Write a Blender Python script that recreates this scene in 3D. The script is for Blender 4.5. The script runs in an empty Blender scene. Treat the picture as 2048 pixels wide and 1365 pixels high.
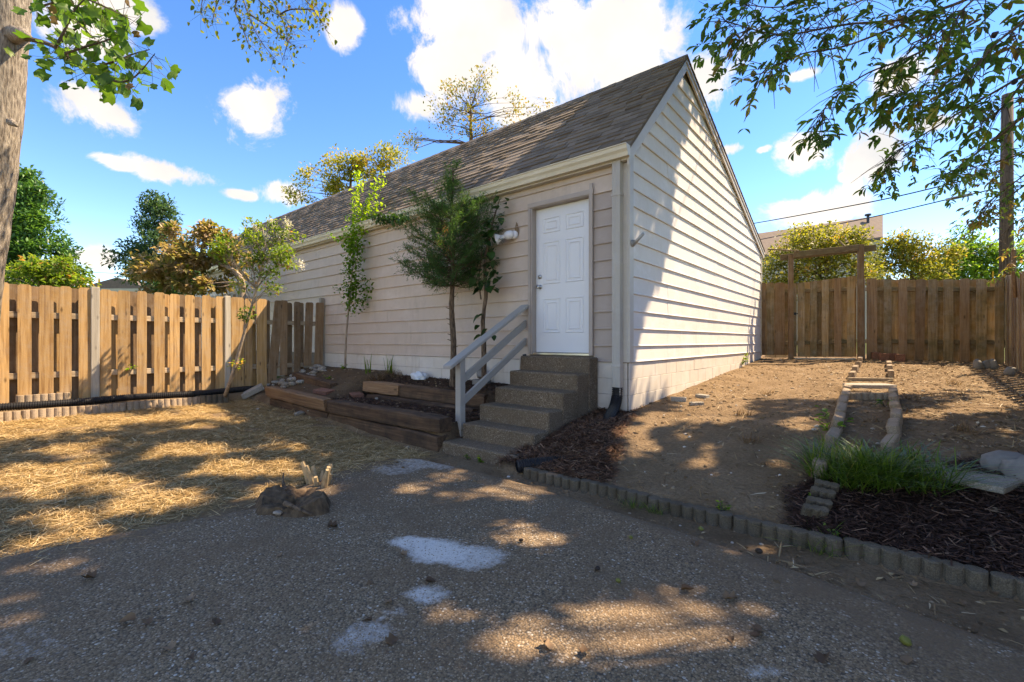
import bpy, math, random
import numpy as np
from mathutils import Vector, Matrix
R = math.radians
rng = np.random.default_rng(7)
random.seed(7)
scene = bpy.context.scene
COL = scene.collection

# ---------------------------------------------------------------- camera
YAW = R(39.75)                      # looking left of +Y (the end wall runs along +Y, the door wall along X)
CX, CY, CZ = 2.469, -5.204, 1.27
F = 909.0                           # focal length in photo pixels (2048 wide)
cam_d = bpy.data.cameras.new("camera"); cam = bpy.data.objects.new("camera", cam_d); COL.objects.link(cam)
cam.location = (CX, CY, CZ); cam.rotation_euler = (R(90), 0, YAW)
cam_d.sensor_width = 36.0; cam_d.lens = 36.0 * F / 2048; cam_d.clip_start = 0.05; cam_d.clip_end = 4000
scene.camera = cam
CAM = np.array([CX, CY, CZ])
EX = np.array([math.cos(YAW), math.sin(YAW), 0.0]); EZ = np.array([-math.sin(YAW), math.cos(YAW), 0.0]); EU = np.array([0, 0, 1.0])
def P(px, py, Z):                   # photo pixel + depth -> world point
    return CAM + EX * ((px - 1024) / F * Z) + EZ * Z + EU * ((683 - py) / F * Z)
def proj(p):
    d = np.asarray(p) - CAM
    zc = d @ EZ; zc = np.where(np.abs(zc) < 1e-6, 1e-6, zc)
    return 1024 + F * (d @ EX) / zc, 683 - F * d[..., 2] / zc, zc

# ---------------------------------------------------------------- light
SUN_AZ, SUN_EL = R(30), R(53)     # azimuth from +Y towards +X
S = np.array([math.sin(SUN_AZ) * math.cos(SUN_EL), math.cos(SUN_AZ) * math.cos(SUN_EL), math.sin(SUN_EL)])
sun_d = bpy.data.lights.new("sun", 'SUN'); sun = bpy.data.objects.new("sun", sun_d); COL.objects.link(sun)
sun_d.energy = 3.2; sun_d.angle = R(0.53); sun_d.color = (1.0, 0.92, 0.84)
sun.rotation_euler = Vector(S).to_track_quat('Z', 'Y').to_euler(); sun.location = (8, 12, 20)
SKY_STRENGTH = 0.15
scene.view_settings.view_transform = 'Standard'; scene.view_settings.look = 'None'
scene.view_settings.exposure = 1.9; scene.view_settings.gamma = 1.0
scene.view_settings.use_curve_mapping = False
scene.view_settings.use_white_balance = True; scene.view_settings.white_balance_temperature = 9300; scene.view_settings.white_balance_tint = 10
scene.cycles.max_bounces = 6; scene.cycles.diffuse_bounces = 3; scene.cycles.transparent_max_bounces = 8

def build_world():
    w = bpy.data.worlds.new("World"); scene.world = w; w.use_nodes = True; w.cycles.sampling_method = 'NONE'
    nt = w.node_tree; N = nt.nodes; L = nt.links
    for n in list(N): N.remove(n)
    def nd(t, **k):
        n = N.new(t)
        for a, b in k.items(): setattr(n, a, b)
        return n
    def math_(op, a, b=None, clamp=False):
        n = nd('ShaderNodeMath', operation=op, use_clamp=clamp)
        for i, v in enumerate((a, b)):
            if v is None: continue
            if isinstance(v, (int, float)): n.inputs[i].default_value = v
            else: L.new(v, n.inputs[i])
        return n.outputs[0]
    out = nd('ShaderNodeOutputWorld'); bg = nd('ShaderNodeBackground'); L.new(bg.outputs[0], out.inputs[0])
    sky = nd('ShaderNodeTexSky', sky_type='NISHITA'); sky.sun_disc = False
    sky.sun_elevation = SUN_EL; sky.sun_rotation = SUN_AZ; sky.air_density = 1.0; sky.altitude = 1800; sky.dust_density = 0.0; sky.ozone_density = 2.2
    hs = nd('ShaderNodeHueSaturation'); hs.inputs['Saturation'].default_value = 1.32; hs.inputs['Value'].default_value = 0.84; hs.inputs['Hue'].default_value = 0.512
    L.new(sky.outputs[0], hs.inputs['Color'])
    tc = nd('ShaderNodeTexCoord'); D = tc.outputs['Generated']
    # (px, py, rx, ry) of each cumulus as seen from the yard, kept as a direction and angular size
    clouds = [(930,40,150,110),(905,130,95,85),(1110,60,130,80),(1210,125,250,150),(1330,190,150,95),(1060,160,150,120),(835,215,50,40),
              (512,212,68,68),(222,218,100,48),(165,190,50,28),(345,348,95,24),(240,330,48,15),(192,518,52,24),(568,385,56,30),(692,48,36,50),
              (150,60,120,70),(250,15,90,50),(1600,320,72,52),(1755,312,84,58),(1700,352,28,13),(1600,420,120,42),(1455,300,34,14),
              (1800,150,70,45),(1525,300,22,10),(1120,10,80,40),(1880,250,60,30),(1600,150,50,14),(480,390,40,12)]
    field = None
    for (px, py, rx, ry) in clouds:
        c = (P(px, py, 1) - CAM); c = c / np.linalg.norm(c)
        def dirn(x, y):
            v = P(x, y, 1) - CAM; return v / np.linalg.norm(v)
        r = np.cross(c, EU); r /= np.linalg.norm(r); u = np.cross(r, c)
        a = abs((dirn(px + rx, py) - dirn(px - rx, py)) @ r) / 2; b = abs((dirn(px, py + ry) - dirn(px, py - ry)) @ u) / 2
        vals = []
        for vec in (r / a, u / b, c):
            dn = nd('ShaderNodeVectorMath', operation='DOT_PRODUCT'); L.new(D, dn.inputs[0]); dn.inputs[1].default_value = tuple(vec); vals.append(dn.outputs['Value'])
        z = math_('MULTIPLY', math_('SUBTRACT', 0.6, vals[2], True), 20.0)
        cb = nd('ShaderNodeCombineXYZ'); L.new(vals[0], cb.inputs[0]); L.new(vals[1], cb.inputs[1]); L.new(z, cb.inputs[2])
        ln = nd('ShaderNodeVectorMath', operation='LENGTH'); L.new(cb.outputs[0], ln.inputs[0])
        f = math_('SUBTRACT', 1.0, ln.outputs['Value'])
        field = f if field is None else math_('MAXIMUM', field, f)
    # unseen clouds behind and beside the viewer, cover raised to whiten the ambient
    ng = nd('ShaderNodeTexNoise'); ng.inputs['Scale'].default_value = 3.2; ng.inputs['Detail'].default_value = 3; L.new(D, ng.inputs['Vector'])
    dv = nd('ShaderNodeVectorMath', operation='DOT_PRODUCT'); L.new(D, dv.inputs[0]); dv.inputs[1].default_value = tuple(EZ)
    mr = nd('ShaderNodeMapRange'); mr.inputs[1].default_value = 0.52; mr.inputs[2].default_value = 0.40; L.new(dv.outputs['Value'], mr.inputs[0])
    g = math_('SUBTRACT', math_('MULTIPLY', math_('SUBTRACT', ng.outputs[0], 0.53), 6.0), math_('MULTIPLY', math_('SUBTRACT', 1.0, mr.outputs[0]), 5.0))
    field = math_('MAXIMUM', field, g)
    n1 = nd('ShaderNodeTexNoise'); n1.inputs['Scale'].default_value = 7.5; n1.inputs['Detail'].default_value = 11; n1.inputs['Roughness'].default_value = 0.66; n1.inputs['Distortion'].default_value = 0.5
    L.new(D, n1.inputs['Vector'])
    t = math_('ADD', math_('MAXIMUM', field, -1.2), math_('MULTIPLY', math_('SUBTRACT', n1.outputs[0], 0.47), 3.6))
    al = nd('ShaderNodeMapRange', interpolation_type='SMOOTHSTEP'); al.inputs[1].default_value = 0.06; al.inputs[2].default_value = 0.62; al.inputs[4].default_value = 0.97; L.new(t, al.inputs[0])
    n2 = nd('ShaderNodeTexNoise'); n2.inputs['Scale'].default_value = 7; n2.inputs['Detail'].default_value = 6
    mp = nd('ShaderNodeMapping'); mp.inputs['Location'].default_value = (3.1, 0.7, 0.12); L.new(D, mp.inputs[0]); L.new(mp.outputs[0], n2.inputs['Vector'])
    cr = nd('ShaderNodeValToRGB'); cr.color_ramp.elements[0].position = 0.36; cr.color_ramp.elements[1].position = 0.60
    k = 0.32 / SKY_STRENGTH
    cr.color_ramp.elements[0].color = (0.68 * k, 0.78 * k, 0.98 * k, 1); cr.color_ramp.elements[1].color = (0.93 * k, 0.99 * k, 1.14 * k, 1)
    L.new(n2.outputs[0], cr.inputs[0])
    mx = nd('ShaderNodeMix', data_type='RGBA'); L.new(al.outputs[0], mx.inputs[0]); L.new(hs.outputs[0], mx.inputs[6]); L.new(cr.outputs[0], mx.inputs[7])
    L.new(mx.outputs[2], bg.inputs['Color']); bg.inputs['Strength'].default_value = SKY_STRENGTH
build_world()

# ---------------------------------------------------------------- materials
class NT:
    def __init__(s, name):
        s.m = bpy.data.materials.new(name); s.m.use_nodes = True
        s.t = s.m.node_tree; s.N = s.t.nodes; s.L = s.t.links
        s.b = s.N['Principled BSDF']; s.out = s.N['Material Output']; s.b.inputs['Specular IOR Level'].default_value = 0.3
    def nd(s, t, **k):
        n = s.N.new(t)
        for a, b in k.items(): setattr(n, a, b)
        return n
    def lk(s, a, b): s.L.new(a, b)
    def coord(s, kind='Object', scale=(1, 1, 1), jitter=False):
        if kind == 'Position':
            c = s.nd('ShaderNodeNewGeometry').outputs['Position']
        else:
            c = s.nd('ShaderNodeTexCoord').outputs[kind]
        if jitter:
            oi = s.nd('ShaderNodeObjectInfo'); ml = s.nd('ShaderNodeVectorMath', operation='SCALE'); ml.inputs[0].default_value = (37.1, 51.3, 23.7); s.lk(oi.outputs['Random'], ml.inputs['Scale'])
            ad = s.nd('ShaderNodeVectorMath', operation='ADD'); s.lk(c, ad.inputs[0]); s.lk(ml.outputs[0], ad.inputs[1]); c = ad.outputs[0]
        mp = s.nd('ShaderNodeMapping'); mp.inputs['Scale'].default_value = scale; s.lk(c, mp.inputs[0])
        return mp.outputs[0]
    def noise(s, vec, scale, detail=4, rough=0.55, dist=0.0):
        n = s.nd('ShaderNodeTexNoise'); n.inputs['Scale'].default_value = scale; n.inputs['Detail'].default_value = detail
        n.inputs['Roughness'].default_value = rough; n.inputs['Distortion'].default_value = dist
        if vec is not None: s.lk(vec, n.inputs['Vector'])
        return n.outputs[0]
    def voro(s, vec, scale, feature='F1', out='Distance', rand=1.0):
        n = s.nd('ShaderNodeTexVoronoi', feature=feature); n.inputs['Scale'].default_value = scale; n.inputs['Randomness'].default_value = rand; s.lk(vec, n.inputs['Vector'])
        return n.outputs[out]
    def ramp(s, fac, stops, interp='LINEAR'):
        n = s.nd('ShaderNodeValToRGB'); e = n.color_ramp.elements; n.color_ramp.interpolation = interp
        while len(e) < len(stops): e.new(0.5)
        for i, (p, c) in enumerate(stops):
            e[i].position = p; e[i].color = (*c, 1) if len(c) == 3 else c
        s.lk(fac, n.inputs[0]); return n.outputs[0]
    def mix(s, fac, a, b, mode='MIX'):
        n = s.nd('ShaderNodeMix', data_type='RGBA', blend_type=mode)
        for i, v in ((0, fac), (6, a), (7, b)):
            if isinstance(v, (int, float)): n.inputs[i].default_value = v
            elif isinstance(v, tuple): n.inputs[i].default_value = (*v, 1)
            else: s.lk(v, n.inputs[i])
        return n.outputs[2]
    def mr(s, v, a, b, c=0.0, d=1.0, smooth=False):
        n = s.nd('ShaderNodeMapRange'); n.interpolation_type = 'SMOOTHSTEP' if smooth else 'LINEAR'
        s.lk(v, n.inputs[0])
        for i, x in enumerate((a, b, c, d)): n.inputs[1 + i].default_value = x
        return n.outputs[0]
    def mth(s, op, a, b=None):
        n = s.nd('ShaderNodeMath', operation=op)
        for i, v in enumerate((a, b)):
            if v is None: continue
            if isinstance(v, (int, float)): n.inputs[i].default_value = v
            else: s.lk(v, n.inputs[i])
        return n.outputs[0]
    def attr(s, name):
        n = s.nd('ShaderNodeAttribute'); n.attribute_name = name; return n.outputs['Fac']
    def rand(s): return s.nd('ShaderNodeObjectInfo').outputs['Random']
    def bump(s, h, strength=0.4, dist=0.01):
        n = s.nd('ShaderNodeBump'); n.inputs['Strength'].default_value = strength; n.inputs['Distance'].default_value = dist
        s.lk(h, n.inputs['Height']); s.lk(n.outputs[0], s.b.inputs['Normal'])
    def col(s, c):
        if isinstance(c, tuple): s.b.inputs['Base Color'].default_value = (*c, 1)
        else: s.lk(c, s.b.inputs['Base Color'])
        return s
    def rough(s, v): s.b.inputs['Roughness'].default_value = v; return s

def m_paint(name, c, dirt=(0.30, 0.24, 0.18), amount=0.35, rough=0.55, var=0.06):
    t = NT(name); v = t.coord('Position')
    n = t.noise(v, 1.3, 6, 0.65); n2 = t.noise(t.coord('Position', (6, 6, 1.2)), 2.0, 5, 0.7); fine = t.noise(v, 60, 3)
    f = t.mth('MULTIPLY', t.mr(n, 0.45, 0.75), t.mr(n2, 0.4, 0.8))
    col = t.mix(t.mth('MULTIPLY', f, amount * 2), c, dirt)
    col = t.mix(t.mr(t.rand(), 0, 1, 0, var * 2), col, (c[0] * 0.72, c[1] * 0.70, c[2] * 0.68))
    pale = t.mth('MULTIPLY', t.mr(t.noise(t.coord('Position', (1, 1, 1.6)), 2.2, 5, 0.7), 0.50, 0.68), 0.55)
    col = t.mix(pale, col, (min(1, c[0] * 1.12), min(1, c[1] * 1.15), min(1, c[2] * 1.22)))
    t.col(col).rough(rough); t.bump(t.mth('ADD', t.mth('MULTIPLY', fine, 0.4), t.noise(t.coord('Position', (3, 3, 40)), 6, 3)), 0.15, 0.004)
    return t.m
def m_wood(name, stops, axis='Z', rough=0.85, stain=None, scale=1.0, bump=0.5, grey=0.0):
    t = NT(name)
    sc = {'Z': (28, 28, 1.3), 'X': (1.3, 28, 28), 'Y': (28, 1.3, 28)}[axis]
    v = t.coord('Object', tuple(x * scale for x in sc), True)
    g = t.noise(v, 1.0, 8, 0.62, 0.6)
    v2 = t.coord('Object', (1, 1, 1), True)
    col = t.ramp(g, stops)
    # knots
    vk = t.coord('Object', {'Z': (7, 7, 2.6), 'X': (2.6, 7, 7), 'Y': (7, 2.6, 7)}[axis], True)
    k = t.voro(vk, 1.0); km = t.mr(k, 0.03, 0.16, 1, 0, True)
    col = t.mix(t.mth('MULTIPLY', km, 0.75), col, tuple(x * 0.35 for x in stops[0][1]))
    rr = t.mr(t.rand(), 0, 1, 0.72, 1.22)
    hsv = t.nd('ShaderNodeHueSaturation'); t.lk(col, hsv.inputs['Color']); t.lk(rr, hsv.inputs['Value']); col = hsv.outputs[0]
    big = t.noise(v2, 2.4, 5, 0.65)
    if stain: col = t.mix(t.mth('MULTIPLY', t.mr(big, 0.46, 0.68), 0.75), col, stain)
    if grey: col = t.mix(t.mth('MULTIPLY', t.mr(t.noise(v2, 5.5, 5, 0.7), 0.45, 0.7), grey), col, (0.36, 0.33, 0.29))
    t.col(col).rough(rough); t.bump(t.mth('ADD', g, t.mth('MULTIPLY', t.noise(v2, 45, 3), 0.5)), bump, 0.006)
    return t.m
def m_leaf(name, stops, trans=0.45, rough=0.5, gain=1.0):
    t = NT(name); a = t.attr('rnd')
    stops = [(p, tuple(x * gain for x in c)) for p, c in stops]
    c = t.ramp(a, stops)
    n = t.noise(t.coord('Position'), 25, 3); c = t.mix(t.mth('MULTIPLY', t.mr(n, 0.3, 0.7), 0.45), c, t.mix(1.0, c, (0.45, 0.42, 0.4), 'MULTIPLY'))
    t.col(c).rough(rough); t.b.inputs['Specular IOR Level'].default_value = 0.35
    tr = t.nd('ShaderNodeBsdfTranslucent'); bright = t.mix(1.0, c, (1.5, 1.55, 0.8), 'MULTIPLY'); t.lk(bright, tr.inputs['Color'])
    ms = t.nd('ShaderNodeMixShader'); ms.inputs[0].default_value = trans; t.lk(t.b.outputs[0], ms.inputs[1]); t.lk(tr.outputs[0], ms.inputs[2]); t.lk(ms.outputs[0], t.out.inputs['Surface'])
    return t.m
def m_bits(name, stops, rough=0.85, spec=0.2):
    t = NT(name); c = t.ramp(t.attr('rnd'), stops); t.col(c).rough(rough); t.b.inputs['Specular IOR Level'].default_value = spec; return t.m
def m_plain(name, c, rough=0.5, metal=0.0, nscale=20, nvar=0.25, bump=0.0):
    t = NT(name); n = t.noise(t.coord('Object', jitter=True), nscale, 5, 0.65)
    col = t.mix(t.mth('MULTIPLY', t.mr(n, 0.35, 0.7), nvar * 2), c, tuple(x * 0.55 for x in c))
    t.col(col).rough(rough); t.b.inputs['Metallic'].default_value = metal
    if bump: t.bump(n, bump, 0.006)
    return t.m
def m_concrete(name, stops, scale=90, bump=0.8, stain=(0.10, 0.085, 0.065), st=0.6):
    t = NT(name); v = t.coord('Position')
    vo = t.nd('ShaderNodeTexVoronoi'); vo.inputs['Scale'].default_value = scale; t.lk(v, vo.inputs['Vector'])
    sp = t.nd('ShaderNodeSeparateColor'); t.lk(vo.outputs['Color'], sp.inputs[0])
    c = t.ramp(sp.outputs[0], stops)
    c = t.mix(t.mr(vo.outputs['Distance'], 0.35, 0.85), c, tuple(x * 0.72 for x in stops[0][1]))
    n = t.noise(v, 3.0, 6, 0.68); c = t.mix(t.mth('MULTIPLY', t.mr(n, 0.42, 0.68), st), c, stain)
    t.col(c).rough(0.9)
    h = t.mth('ADD', t.mr(vo.outputs['Distance'], 0.0, 0.7, 1, 0), t.mth('MULTIPLY', t.noise(v, 200, 2), 0.4)); t.bump(h, bump, 0.006)
    return t.m
def m_bark(name, a, b, scale=(14, 14, 3), bump=1.0):
    t = NT(name); v = t.coord('Object', scale); n = t.noise(v, 1.6, 8, 0.68, 0.8); w = t.voro(v, 1.3)
    f = t.mth('ADD', t.mth('MULTIPLY', n, 0.7), t.mth('MULTIPLY', w, 0.4))
    t.col(t.ramp(f, [(0.35, a), (0.72, b)])).rough(0.9); t.bump(f, bump, 0.03); return t.m

M = {}
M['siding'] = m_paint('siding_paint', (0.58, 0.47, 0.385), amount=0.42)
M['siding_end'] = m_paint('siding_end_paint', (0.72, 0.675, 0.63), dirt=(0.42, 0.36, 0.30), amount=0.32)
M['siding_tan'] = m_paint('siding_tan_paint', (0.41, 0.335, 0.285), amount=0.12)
M['block'] = m_paint('block_paint', (0.66, 0.60, 0.525), dirt=(0.26, 0.19, 0.13), amount=0.32, rough=0.8)
M['trim'] = m_paint('trim_paint', (0.56, 0.51, 0.44), amount=0.15, rough=0.45)
M['frame'] = m_paint('door_frame_paint', (0.42, 0.35, 0.30), amount=0.12, rough=0.5)
M['down'] = m_paint('downspout_paint', (0.47, 0.44, 0.39), dirt=(0.36, 0.22, 0.13), amount=0.25, rough=0.4)
M['rail'] = m_paint('rail_paint', (0.36, 0.335, 0.30), amount=0.12, rough=0.5)
M['gutter'] = m_paint('gutter_paint', (0.70, 0.63, 0.49), dirt=(0.36, 0.28, 0.18), amount=0.2, rough=0.35)
M['door'] = m_plain('door_paint', (0.74, 0.75, 0.76), 0.4, 0, 3, 0.03)
M['metal'] = m_plain('satin_nickel', (0.55, 0.53, 0.50), 0.28, 1.0, 30, 0.1)
M['white'] = m_plain('white_plastic', (0.80, 0.80, 0.81), 0.35, 0, 10, 0.04)
M['rust'] = m_plain('rusty_plate', (0.30, 0.20, 0.12), 0.7, 0.3, 20, 0.4)
M['greymetal'] = m_plain('grey_painted_metal', (0.40, 0.40, 0.39), 0.45, 0.4, 20, 0.2)
M['black'] = m_plain('black_plastic', (0.020, 0.020, 0.022), 0.42, 0, 30, 0.3)
M['bag'] = m_plain('white_plastic_sheet', (0.72, 0.77, 0.80), 0.35, 0, 9, 0.12, 0.4)
M['sheath'] = m_plain('wall_sheathing', (0.22, 0.17, 0.13), 0.9)
M['fence_gold'] = m_wood('fence_cedar', [(0.30, (0.25, 0.13, 0.05)), (0.52, (0.47, 0.285, 0.125)), (0.75, (0.56, 0.37, 0.19))], grey=0.28)
M['fence_old'] = m_wood('fence_weathered', [(0.30, (0.180, 0.117, 0.057)), (0.55, (0.338, 0.232, 0.120)), (0.8, (0.495, 0.360, 0.210))], stain=(0.128, 0.112, 0.054), grey=0.45)
M['fence_brown'] = m_wood('fence_brown', [(0.30, (0.169, 0.100, 0.053)), (0.55, (0.269, 0.169, 0.094)), (0.8, (0.362, 0.244, 0.150))], grey=0.25)
M['fence_grey'] = m_wood('fence_grey', [(0.3, (0.33, 0.29, 0.235)), (0.6, (0.47, 0.425, 0.36)), (0.8, (0.55, 0.51, 0.45))])
M['rail_wood'] = m_wood('fence_rail_wood', [(0.3, (0.30, 0.21, 0.13)), (0.6, (0.46, 0.36, 0.25)), (0.8, (0.55, 0.46, 0.35))], axis='Y')
M['rail_old'] = m_wood('fence_rail_old', [(0.3, (0.12, 0.085, 0.05)), (0.6, (0.22, 0.165, 0.10)), (0.8, (0.30, 0.24, 0.16))], axis='X', stain=(0.1, 0.1, 0.05))
M['tie'] = m_wood('railroad_tie', [(0.28, (0.041, 0.022, 0.013)), (0.5, (0.101, 0.056, 0.032)), (0.75, (0.180, 0.109, 0.064))], axis='X', bump=1.0, stain=(0.026, 0.019, 0.015))
M['tie_light'] = m_wood('railroad_tie_pale', [(0.28, (0.13, 0.065, 0.035)), (0.5, (0.29, 0.16, 0.085)), (0.75, (0.40, 0.245, 0.14))], axis='X', bump=1.0)
M['steps'] = m_concrete('pebble_concrete', [(0.0, (0.145, 0.097, 0.060)), (0.5, (0.225, 0.16, 0.105)), (0.88, (0.30, 0.22, 0.15)), (1.0, (0.45, 0.37, 0.28))], 105, 0.7, (0.12, 0.088, 0.058))
M['edging'] = m_concrete('edging_concrete', [(0.0, (0.126, 0.101, 0.072)), (0.5, (0.148, 0.119, 0.086)), (1.0, (0.180, 0.148, 0.108))], 160, 0.4, (0.065, 0.049, 0.030), 0.8)
M['edging_pink'] = m_concrete('edging_concrete_buff', [(0.0, (0.33, 0.25, 0.18)), (0.5, (0.38, 0.29, 0.21)), (1.0, (0.44, 0.345, 0.255))], 160, 0.4, (0.20, 0.14, 0.085), 0.6)
M['stone'] = m_concrete('rubble_stone', [(0.0, (0.30, 0.26, 0.21)), (0.5, (0.42, 0.38, 0.32)), (1.0, (0.55, 0.51, 0.45))], 60, 0.6, (0.16, 0.12, 0.08), 0.6)
M['paver'] = m_concrete('red_paver', [(0.0, (0.26, 0.11, 0.07)), (0.5, (0.34, 0.15, 0.10)), (1.0, (0.40, 0.20, 0.14))], 120, 0.4, (0.14, 0.09, 0.06), 0.5)
M['slab'] = m_concrete('grey_slab', [(0.0, (0.34, 0.31, 0.27)), (0.5, (0.42, 0.39, 0.34)), (1.0, (0.50, 0.47, 0.42))], 140, 0.4, (0.2, 0.16, 0.11), 0.6)
M['greystone'] = m_plain('boulder_grey', (0.25, 0.235, 0.215), 0.9, 0, 9, 0.35, 0.6)
M['bark_grey'] = m_bark('bark_grey', (0.12, 0.092, 0.07), (0.42, 0.36, 0.29), (34, 34, 6.0), 1.0)
M['bark_brown'] = m_bark('bark_brown', (0.055, 0.035, 0.022), (0.21, 0.14, 0.09), (30, 30, 8), 0.9)
M['bark_pale'] = m_bark('bark_pale', (0.22, 0.16, 0.11), (0.42, 0.34, 0.26), (25, 25, 5), 0.5)
M['twig'] = m_plain('twig_bark', (0.10, 0.075, 0.055), 0.85)
M['pole'] = m_bark('pole_wood', (0.07, 0.048, 0.034), (0.16, 0.115, 0.085), (20, 20, 1.2), 0.5)
M['stump'] = m_bark('stump_wood', (0.056, 0.034, 0.019), (0.167, 0.108, 0.062), (14, 14, 4), 1.0)
M['drywood'] = m_plain('cut_dry_wood', (0.50, 0.36, 0.20), 0.85, 0, 30, 0.4, 0.5)
M['hick'] = m_leaf('hickory_leaf', [(0, (0.022, 0.045, 0.014)), (0.45, (0.045, 0.085, 0.022)), (0.72, (0.085, 0.125, 0.025)), (0.86, (0.15, 0.12, 0.03)), (1, (0.10, 0.055, 0.03))], 0.58, 0.45, gain=2.5)
M['poplar'] = m_leaf('poplar_leaf', [(0, (0.05, 0.11, 0.02)), (0.5, (0.09, 0.19, 0.03)), (0.9, (0.16, 0.27, 0.05)), (1, (0.20, 0.12, 0.05))], 0.5, 0.45, gain=1.15)
M['elm'] = m_leaf('elm_leaf', [(0, (0.07, 0.09, 0.015)), (0.5, (0.14, 0.17, 0.025)), (0.85, (0.24, 0.22, 0.03)), (1, (0.25, 0.14, 0.04))], 0.5, gain=1.2)
M['everg'] = m_leaf('evergreen_leaf', [(0, (0.016, 0.05, 0.016)), (0.5, (0.04, 0.105, 0.027)), (1, (0.10, 0.20, 0.045))], 0.3, 0.4, gain=1.9)
M['blueg'] = m_leaf('blue_evergreen_leaf', [(0, (0.022, 0.05, 0.026)), (0.5, (0.045, 0.095, 0.045)), (1, (0.09, 0.15, 0.06))], 0.3, 0.45, gain=1.8)
M['brownl'] = m_leaf('turning_leaf', [(0, (0.08, 0.11, 0.025)), (0.35, (0.17, 0.135, 0.05)), (0.65, (0.235, 0.165, 0.095)), (1, (0.34, 0.25, 0.18))], 0.4, gain=1.9)
M['crape'] = m_leaf('crape_leaf', [(0, (0.06, 0.11, 0.02)), (0.5, (0.12, 0.19, 0.03)), (0.85, (0.22, 0.26, 0.045)), (1, (0.36, 0.18, 0.07))], 0.5, gain=1.5)
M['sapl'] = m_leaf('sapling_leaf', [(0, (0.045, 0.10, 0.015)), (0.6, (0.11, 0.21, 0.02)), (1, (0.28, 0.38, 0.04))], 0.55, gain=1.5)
M['junip'] = m_leaf('juniper_leaf', [(0, (0.018, 0.042, 0.016)), (0.5, (0.04, 0.085, 0.026)), (0.9, (0.09, 0.15, 0.035)), (1, (0.24, 0.13, 0.06))], 0.3, 0.6, gain=2.7)
M['darkl'] = m_leaf('dark_vine_leaf', [(0, (0.022, 0.062, 0.018)), (1, (0.05, 0.115, 0.026))], 0.35, 0.35)
M['yellg'] = m_leaf('yellow_green_leaf', [(0, (0.07, 0.085, 0.02)), (0.45, (0.15, 0.15, 0.03)), (0.8, (0.27, 0.235, 0.04)), (1, (0.28, 0.15, 0.05))], 0.45, gain=1.9)
M['bright'] = m_leaf('bright_green_leaf', [(0, (0.08, 0.16, 0.03)), (0.6, (0.15, 0.27, 0.04)), (1, (0.26, 0.36, 0.06))], 0.5, gain=1.25)
M['orange'] = m_leaf('orange_green_leaf', [(0, (0.09, 0.11, 0.02)), (0.45, (0.16, 0.15, 0.03)), (0.75, (0.24, 0.165, 0.04)), (1, (0.28, 0.13, 0.04))], 0.45, gain=1.5)
M['grassb'] = m_leaf('grass_blade', [(0, (0.06, 0.12, 0.018)), (0.5, (0.14, 0.24, 0.03)), (0.9, (0.30, 0.36, 0.07)), (1, (0.42, 0.33, 0.15))], 0.4, 0.35)
M['flower'] = m_leaf('white_flower', [(0, (0.70, 0.66, 0.66)), (1, (0.85, 0.83, 0.82))], 0.3)
M['deadleaf'] = m_leaf('dead_leaf', [(0, (0.10, 0.055, 0.03)), (0.6, (0.20, 0.115, 0.06)), (1, (0.34, 0.22, 0.13))], 0.15, 0.7)
M['straw'] = m_bits('straw', [(0, (0.20, 0.115, 0.042)), (0.4, (0.40, 0.25, 0.10)), (0.8, (0.57, 0.39, 0.18)), (1, (0.70, 0.55, 0.33))], 0.6, 0.3)
M['mulch'] = m_bits('bark_mulch', [(0, (0.022, 0.012, 0.009)), (0.6, (0.070, 0.034, 0.024)), (0.92, (0.13, 0.068, 0.046)), (1, (0.26, 0.16, 0.11))], 0.75)
M['mulch_red'] = m_bits('red_bark_mulch', [(0, (0.05, 0.024, 0.014)), (0.6, (0.16, 0.078, 0.046)), (0.92, (0.26, 0.14, 0.085)), (1, (0.36, 0.23, 0.15))], 0.75)
M['gravel'] = m_bits('pebble_mix', [(0, (0.17, 0.11, 0.062)), (0.45, (0.255, 0.172, 0.098)), (0.82, (0.33, 0.235, 0.145)), (0.965, (0.41, 0.33, 0.24)), (1, (0.64, 0.59, 0.50))], 0.7, 0.3)
M['clod'] = m_bits('soil_clod', [(0, (0.12, 0.075, 0.042)), (0.6, (0.24, 0.165, 0.10)), (0.93, (0.33, 0.25, 0.17)), (1, (0.58, 0.53, 0.47))], 0.95, 0.1)
M['debris'] = m_bits('dry_litter', [(0, (0.11, 0.066, 0.036)), (0.5, (0.25, 0.165, 0.085)), (0.85, (0.42, 0.30, 0.16)), (1, (0.60, 0.50, 0.36))], 0.8, 0.2)
M['nut_green'] = m_plain('nut_green', (0.17, 0.17, 0.035), 0.45, 0, 30, 0.4)
M['nut_dark'] = m_plain('nut_dark', (0.035, 0.022, 0.015), 0.5, 0, 30, 0.3)
M['neigh'] = m_plain('neighbour_wall', (0.50, 0.47, 0.36), 0.7, 0, 3, 0.1)
M['neigh_blue'] = m_plain('neighbour_siding_blue', (0.22, 0.33, 0.44), 0.6, 0, 3, 0.1)
M['dark'] = m_plain('dark_opening', (0.03, 0.03, 0.035), 0.3)
M['yellow'] = m_plain('yellow_paint', (0.75, 0.45, 0.03), 0.5)
M['feeder'] = m_plain('terracotta', (0.32, 0.13, 0.07), 0.8)
def m_shingle(name, stops):
    t = NT(name); v = t.coord('Position'); n = t.noise(v, 260, 2); g = t.noise(v, 1.6, 5, 0.6)
    c = t.ramp(t.attr('rnd'), stops); c = t.mix(t.mr(n, 0.3, 0.7, 0, 0.5), c, (0.06, 0.05, 0.045)); c = t.mix(t.mth('MULTIPLY', t.mr(g, 0.45, 0.7), 0.3), c, (0.30, 0.25, 0.20))
    t.col(c).rough(0.95); t.bump(n, 0.6, 0.003); return t.m
M['shingle'] = m_shingle('asphalt_shingle', [(0, (0.158, 0.119, 0.086)), (0.5, (0.223, 0.173, 0.130)), (1, (0.288, 0.227, 0.176))])
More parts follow.
